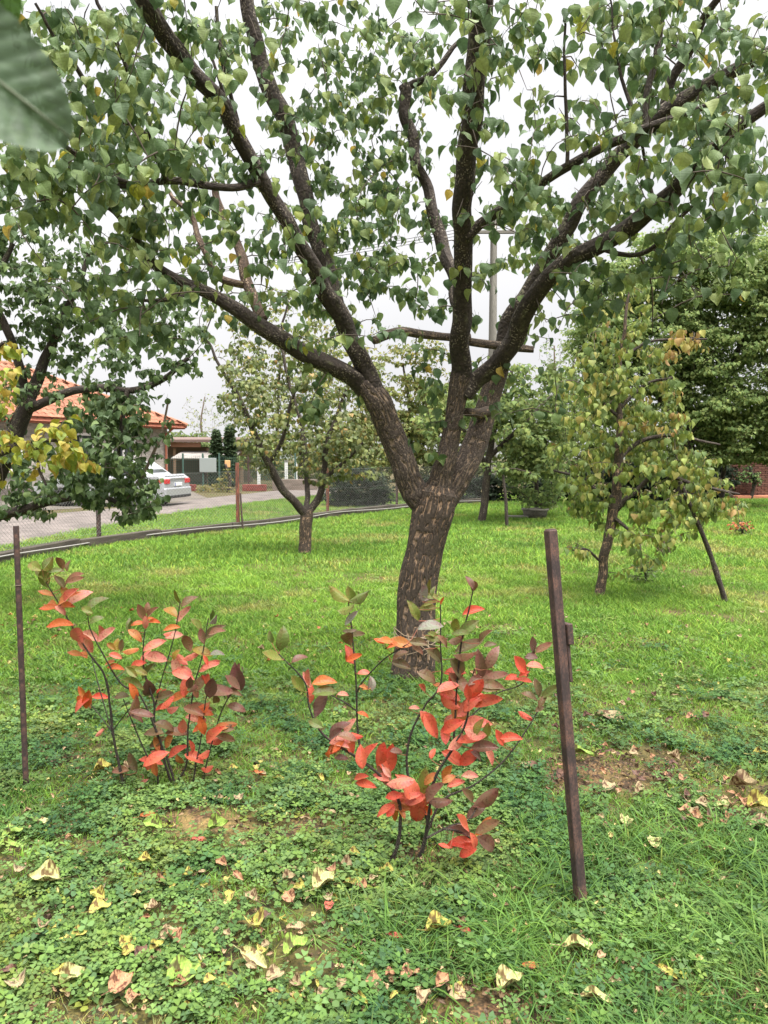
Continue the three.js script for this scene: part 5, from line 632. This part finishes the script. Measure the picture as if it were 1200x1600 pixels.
// ---------- fallen leaves one could pick up ----------
{ const R = rng(91), C = { y: rgb(.50, .45, .10), w: rgb(.54, .53, .24), o: rgb(.58, .19, .06), r: rgb(.60, .13, .09), t: rgb(.48, .25, .14), b: rgb(.16, .075, .05), g: rgb(.28, .42, .07), l: rgb(.42, .32, .19) }, mats = {}; for (const k in C) mats[k] = new THREE.MeshPhysicalMaterial({ color: C[k], map: T.dry, bumpMap: T.leafH, bumpScale: .002, roughness: .75, transmission: .15, thickness: 0 });
  const drop = (x, y, L, c, an, v, label, group) => { const p = onGround(x, y), s = L / FOCAL * -p.z * .92; p.y = groundY(p.x, p.z) + .035 + .01 * R(); const a = an * Math.PI / 180, m = part('fallen_leaf', G.dry[v], mats[c], scene); m.name; basis(p.clone().add(V(-Math.cos(a) * s / 2, 0, Math.sin(a) * s / 2)), V(Math.cos(a), .12 * (R() - .3), -Math.sin(a)), V((R() - .5) * .7, 1, .25 + (R() - .5) * .5), s * 1.15, 1).decompose(m.position, m.quaternion, m.scale); tag(m, label, 'leaf', group); };
  [[72, 1392, 50, 'w', 190, 0, 'large pale cream leaf lying alone in the clover at left'], [18, 1318, 34, 'g', 30, 2, 'bright green fallen leaf at the left edge, upper of two'], [12, 1335, 34, 'g', 10, 3, 'yellow green fallen leaf at the left edge, lower of two'], [108, 1322, 26, 't', 90, 1, 'reddish brown fallen leaf in clover left of the bare soil patch'], [231, 1288, 30, 'o', 30, 1, 'orange red fallen leaf left of the bare soil patch'], [311, 1330, 28, 'r', 20, 1, 'pinkish red fallen leaf just below the bare soil patch'], [340, 1316, 36, 'g', 10, 0, 'curled green leaf on the near rim of the bare soil patch'], [240, 1313, 34, 'g', 170, 0, 'dull green leaf lying left of the pinkish red leaf'],
   [188, 1562, 44, 't', 50, 2, 'broad tan brown fallen leaf near the bottom edge at left'], [112, 1552, 44, 'w', 35, 0, 'pale yellow green leaf left of the broad tan leaf'], [14, 1538, 40, 'b', 60, 1, 'dark brown fallen leaf at the left edge near the bottom'], [30, 1560, 44, 'l', -60, 2, 'buff fallen leaf below the dark brown leaf at left'], [222, 1510, 30, 'b', 80, 2, 'greyish brown leaf in clover right of the bottom left yellow leaves'], [245, 1502, 26, 'y', 40, 0, 'small yellow leaf touching the greyish brown leaf'], [122, 1480, 28, 'y', 10, 2, 'bright yellow leaf in clover at lower left'], [285, 1542, 60, 'g', 40, 2, 'long green blade-like fallen leaf at lower left centre'], [155, 1440, 36, 'y', 30, 2, 'dull yellow leaf under clover below the cream leaf'],
   [505, 1400, 46, 'w', 40, 0, 'pale cream curled leaf below the middle shrub'], [553, 1393, 36, 'y', 10, 1, 'yellow leaf with brown tip below the middle shrub'], [566, 1400, 24, 't', -50, 2, 'rust brown leaf tip beside the yellow leaf below the middle shrub'], [452, 1420, 28, 't', 120, 2, 'light brown leaf left of the pale curled leaf'], [416, 1448, 36, 'b', 80, 1, 'dark maroon brown leaf standing in the clover at centre left'], [400, 1462, 46, 'y', -60, 0, 'yellow green leaf left of the dark maroon leaf'], [462, 1462, 42, 'l', 35, 1, 'tan pointed leaf right of the dark maroon leaf'], [515, 1432, 20, 'r', 70, 2, 'small red leaf in clover below the middle shrub'], [616, 1475, 26, 'r', -10, 1, 'small pinkish red leaf lying before the long grass'], [684, 1472, 46, 'y', 0, 0, 'yellow leaf with brown rim folded in the long grass'], [394, 1512, 60, 'w', -40, 1, 'long pale green leaf at the bottom centre left'], [462, 1502, 48, 'g', 30, 0, 'olive green leaf below the tan pointed leaf'], [725, 1470, 26, 'r', -35, 1, 'slim red leaf in the long grass right of the folded yellow leaf'],
   [903, 1498, 60, 'w', 0, 3, 'pale yellow rolled leaf in the grass below the steel post'], [828, 1528, 34, 'o', 10, 1, 'orange brown leaf in the grass left of the bottom right rolled leaves'], [930, 1580, 56, 'w', -8, 3, 'pale green rolled leaf at the bottom edge right of centre'], [795, 1560, 50, 'w', 20, 0, 'pale cream leaf on bare soil at the bottom edge'], [778, 1545, 22, 't', 60, 1, 'small orange tan leaf above the pale cream bottom leaf'], [905, 1190, 48, 'g', 5, 3, 'bright green rolled leaf on the grass right of the steel post'], [952, 1132, 50, 'l', -10, 1, 'pale buff leaf on lawn beyond the brown litter'], [828, 1206, 36, 'm', 20, 1, 'dull maroon leaf on the grass left of the steel post'], [1052, 1195, 24, 'l', 130, 0, 'buff leaf on the far rim of the brown litter patch'], [952, 1242, 28, 'l', 40, 2, 'light tan leaf at the near rim of the brown litter'], [1160, 1245, 46, 'l', -40, 0, 'buff curled leaf in the heap at the right edge'], [1185, 1272, 44, 'y', -15, 0, 'yellow leaf in the heap at the right edge'], [1130, 1270, 40, 'w', 30, 1, 'pale leaf at the left end of the right edge heap'], [1188, 1300, 40, 'l', -30, 2, 'tan leaf lowest in the heap at the right edge'], [1190, 1190, 40, 'y', 5, 3, 'yellow green leaf at the right edge above the heap'], [1020, 1330, 30, 'w', 90, 2, 'pale round leaf in the rough grass at right'], [977, 1296, 26, 'w', 60, 2, 'small pale leaf right of the steel post foot'], [540, 1252, 28, 'l', 0, 3, 'small buff leaf in clover left of the middle shrub'], [205, 1215, 26, 'l', 60, 0, 'buff leaf under the left shrub'], [160, 1216, 30, 'y', 10, 0, 'orange yellow leaf left of the left shrub foot'], [405, 1220, 24, 'o', -20, 1, 'small orange leaf between the two shrubs'], [65, 1297, 34, 'w', -20, 1, 'pale pointed leaf in clover near the left stake foot'], [1040, 1540, 36, 'y', -50, 1, 'yellowing leaf in the long grass at lower right'], [960, 1555, 30, 'l', 20, 3, 'tan strip of leaf in the bottom right grass']].forEach(([x, y, L, c, an, v, label]) => drop(x, y, L, c === 'm' ? 'b' : c, an, v, label));
  const many = (n, list, cols, label, group) => { for (let k = 0; k < n; k++) { const [cx, cy, rx, ry] = list[Math.floor(R() * list.length)], a = R() * 6.283, q = Math.sqrt(R()), x = cx + Math.cos(a) * q * rx, y = cy + Math.sin(a) * q * ry; drop(x, y, clamp(0.048 * FOCAL / -onGround(x, y).z * (.6 + .7 * R()), 6, 34), cols[Math.floor(R() * cols.length)], R() * 360, Math.floor(R() * 4), label, group); } };
  many(90, [[960, 1215, 150, 40], [1120, 1265, 80, 40], [1000, 1120, 180, 40]], ['l', 't', 'b', 'b', 't'], 'small dry brown or buff leaf lying on the worn patch at right', 'dry leaves on the worn patch at right');
  many(96, [[300, 1420, 290, 130], [480, 1400, 160, 60], [250, 1530, 240, 60], [430, 1250, 150, 50], [560, 1560, 170, 30]], ['y', 'l', 'l', 't', 'y'], 'small yellowish or tan leaf scattered in the foreground clover', 'small leaves scattered in the clover');
  many(46, [[110, 960, 130, 50], [60, 990, 60, 40], [400, 1000, 200, 60]], ['y', 'y', 'o', 'l'], 'small yellow leaf dropped on the lawn at left', 'yellow leaves on the left lawn');
  many(40, [[800, 1000, 150, 80], [1080, 960, 110, 60], [1000, 1060, 180, 50]], ['l', 't', 'y'], 'small pale leaf dropped on the lawn at right', 'pale leaves on the right lawn');
}
scene.add(camera);
renderer.render(scene, camera);
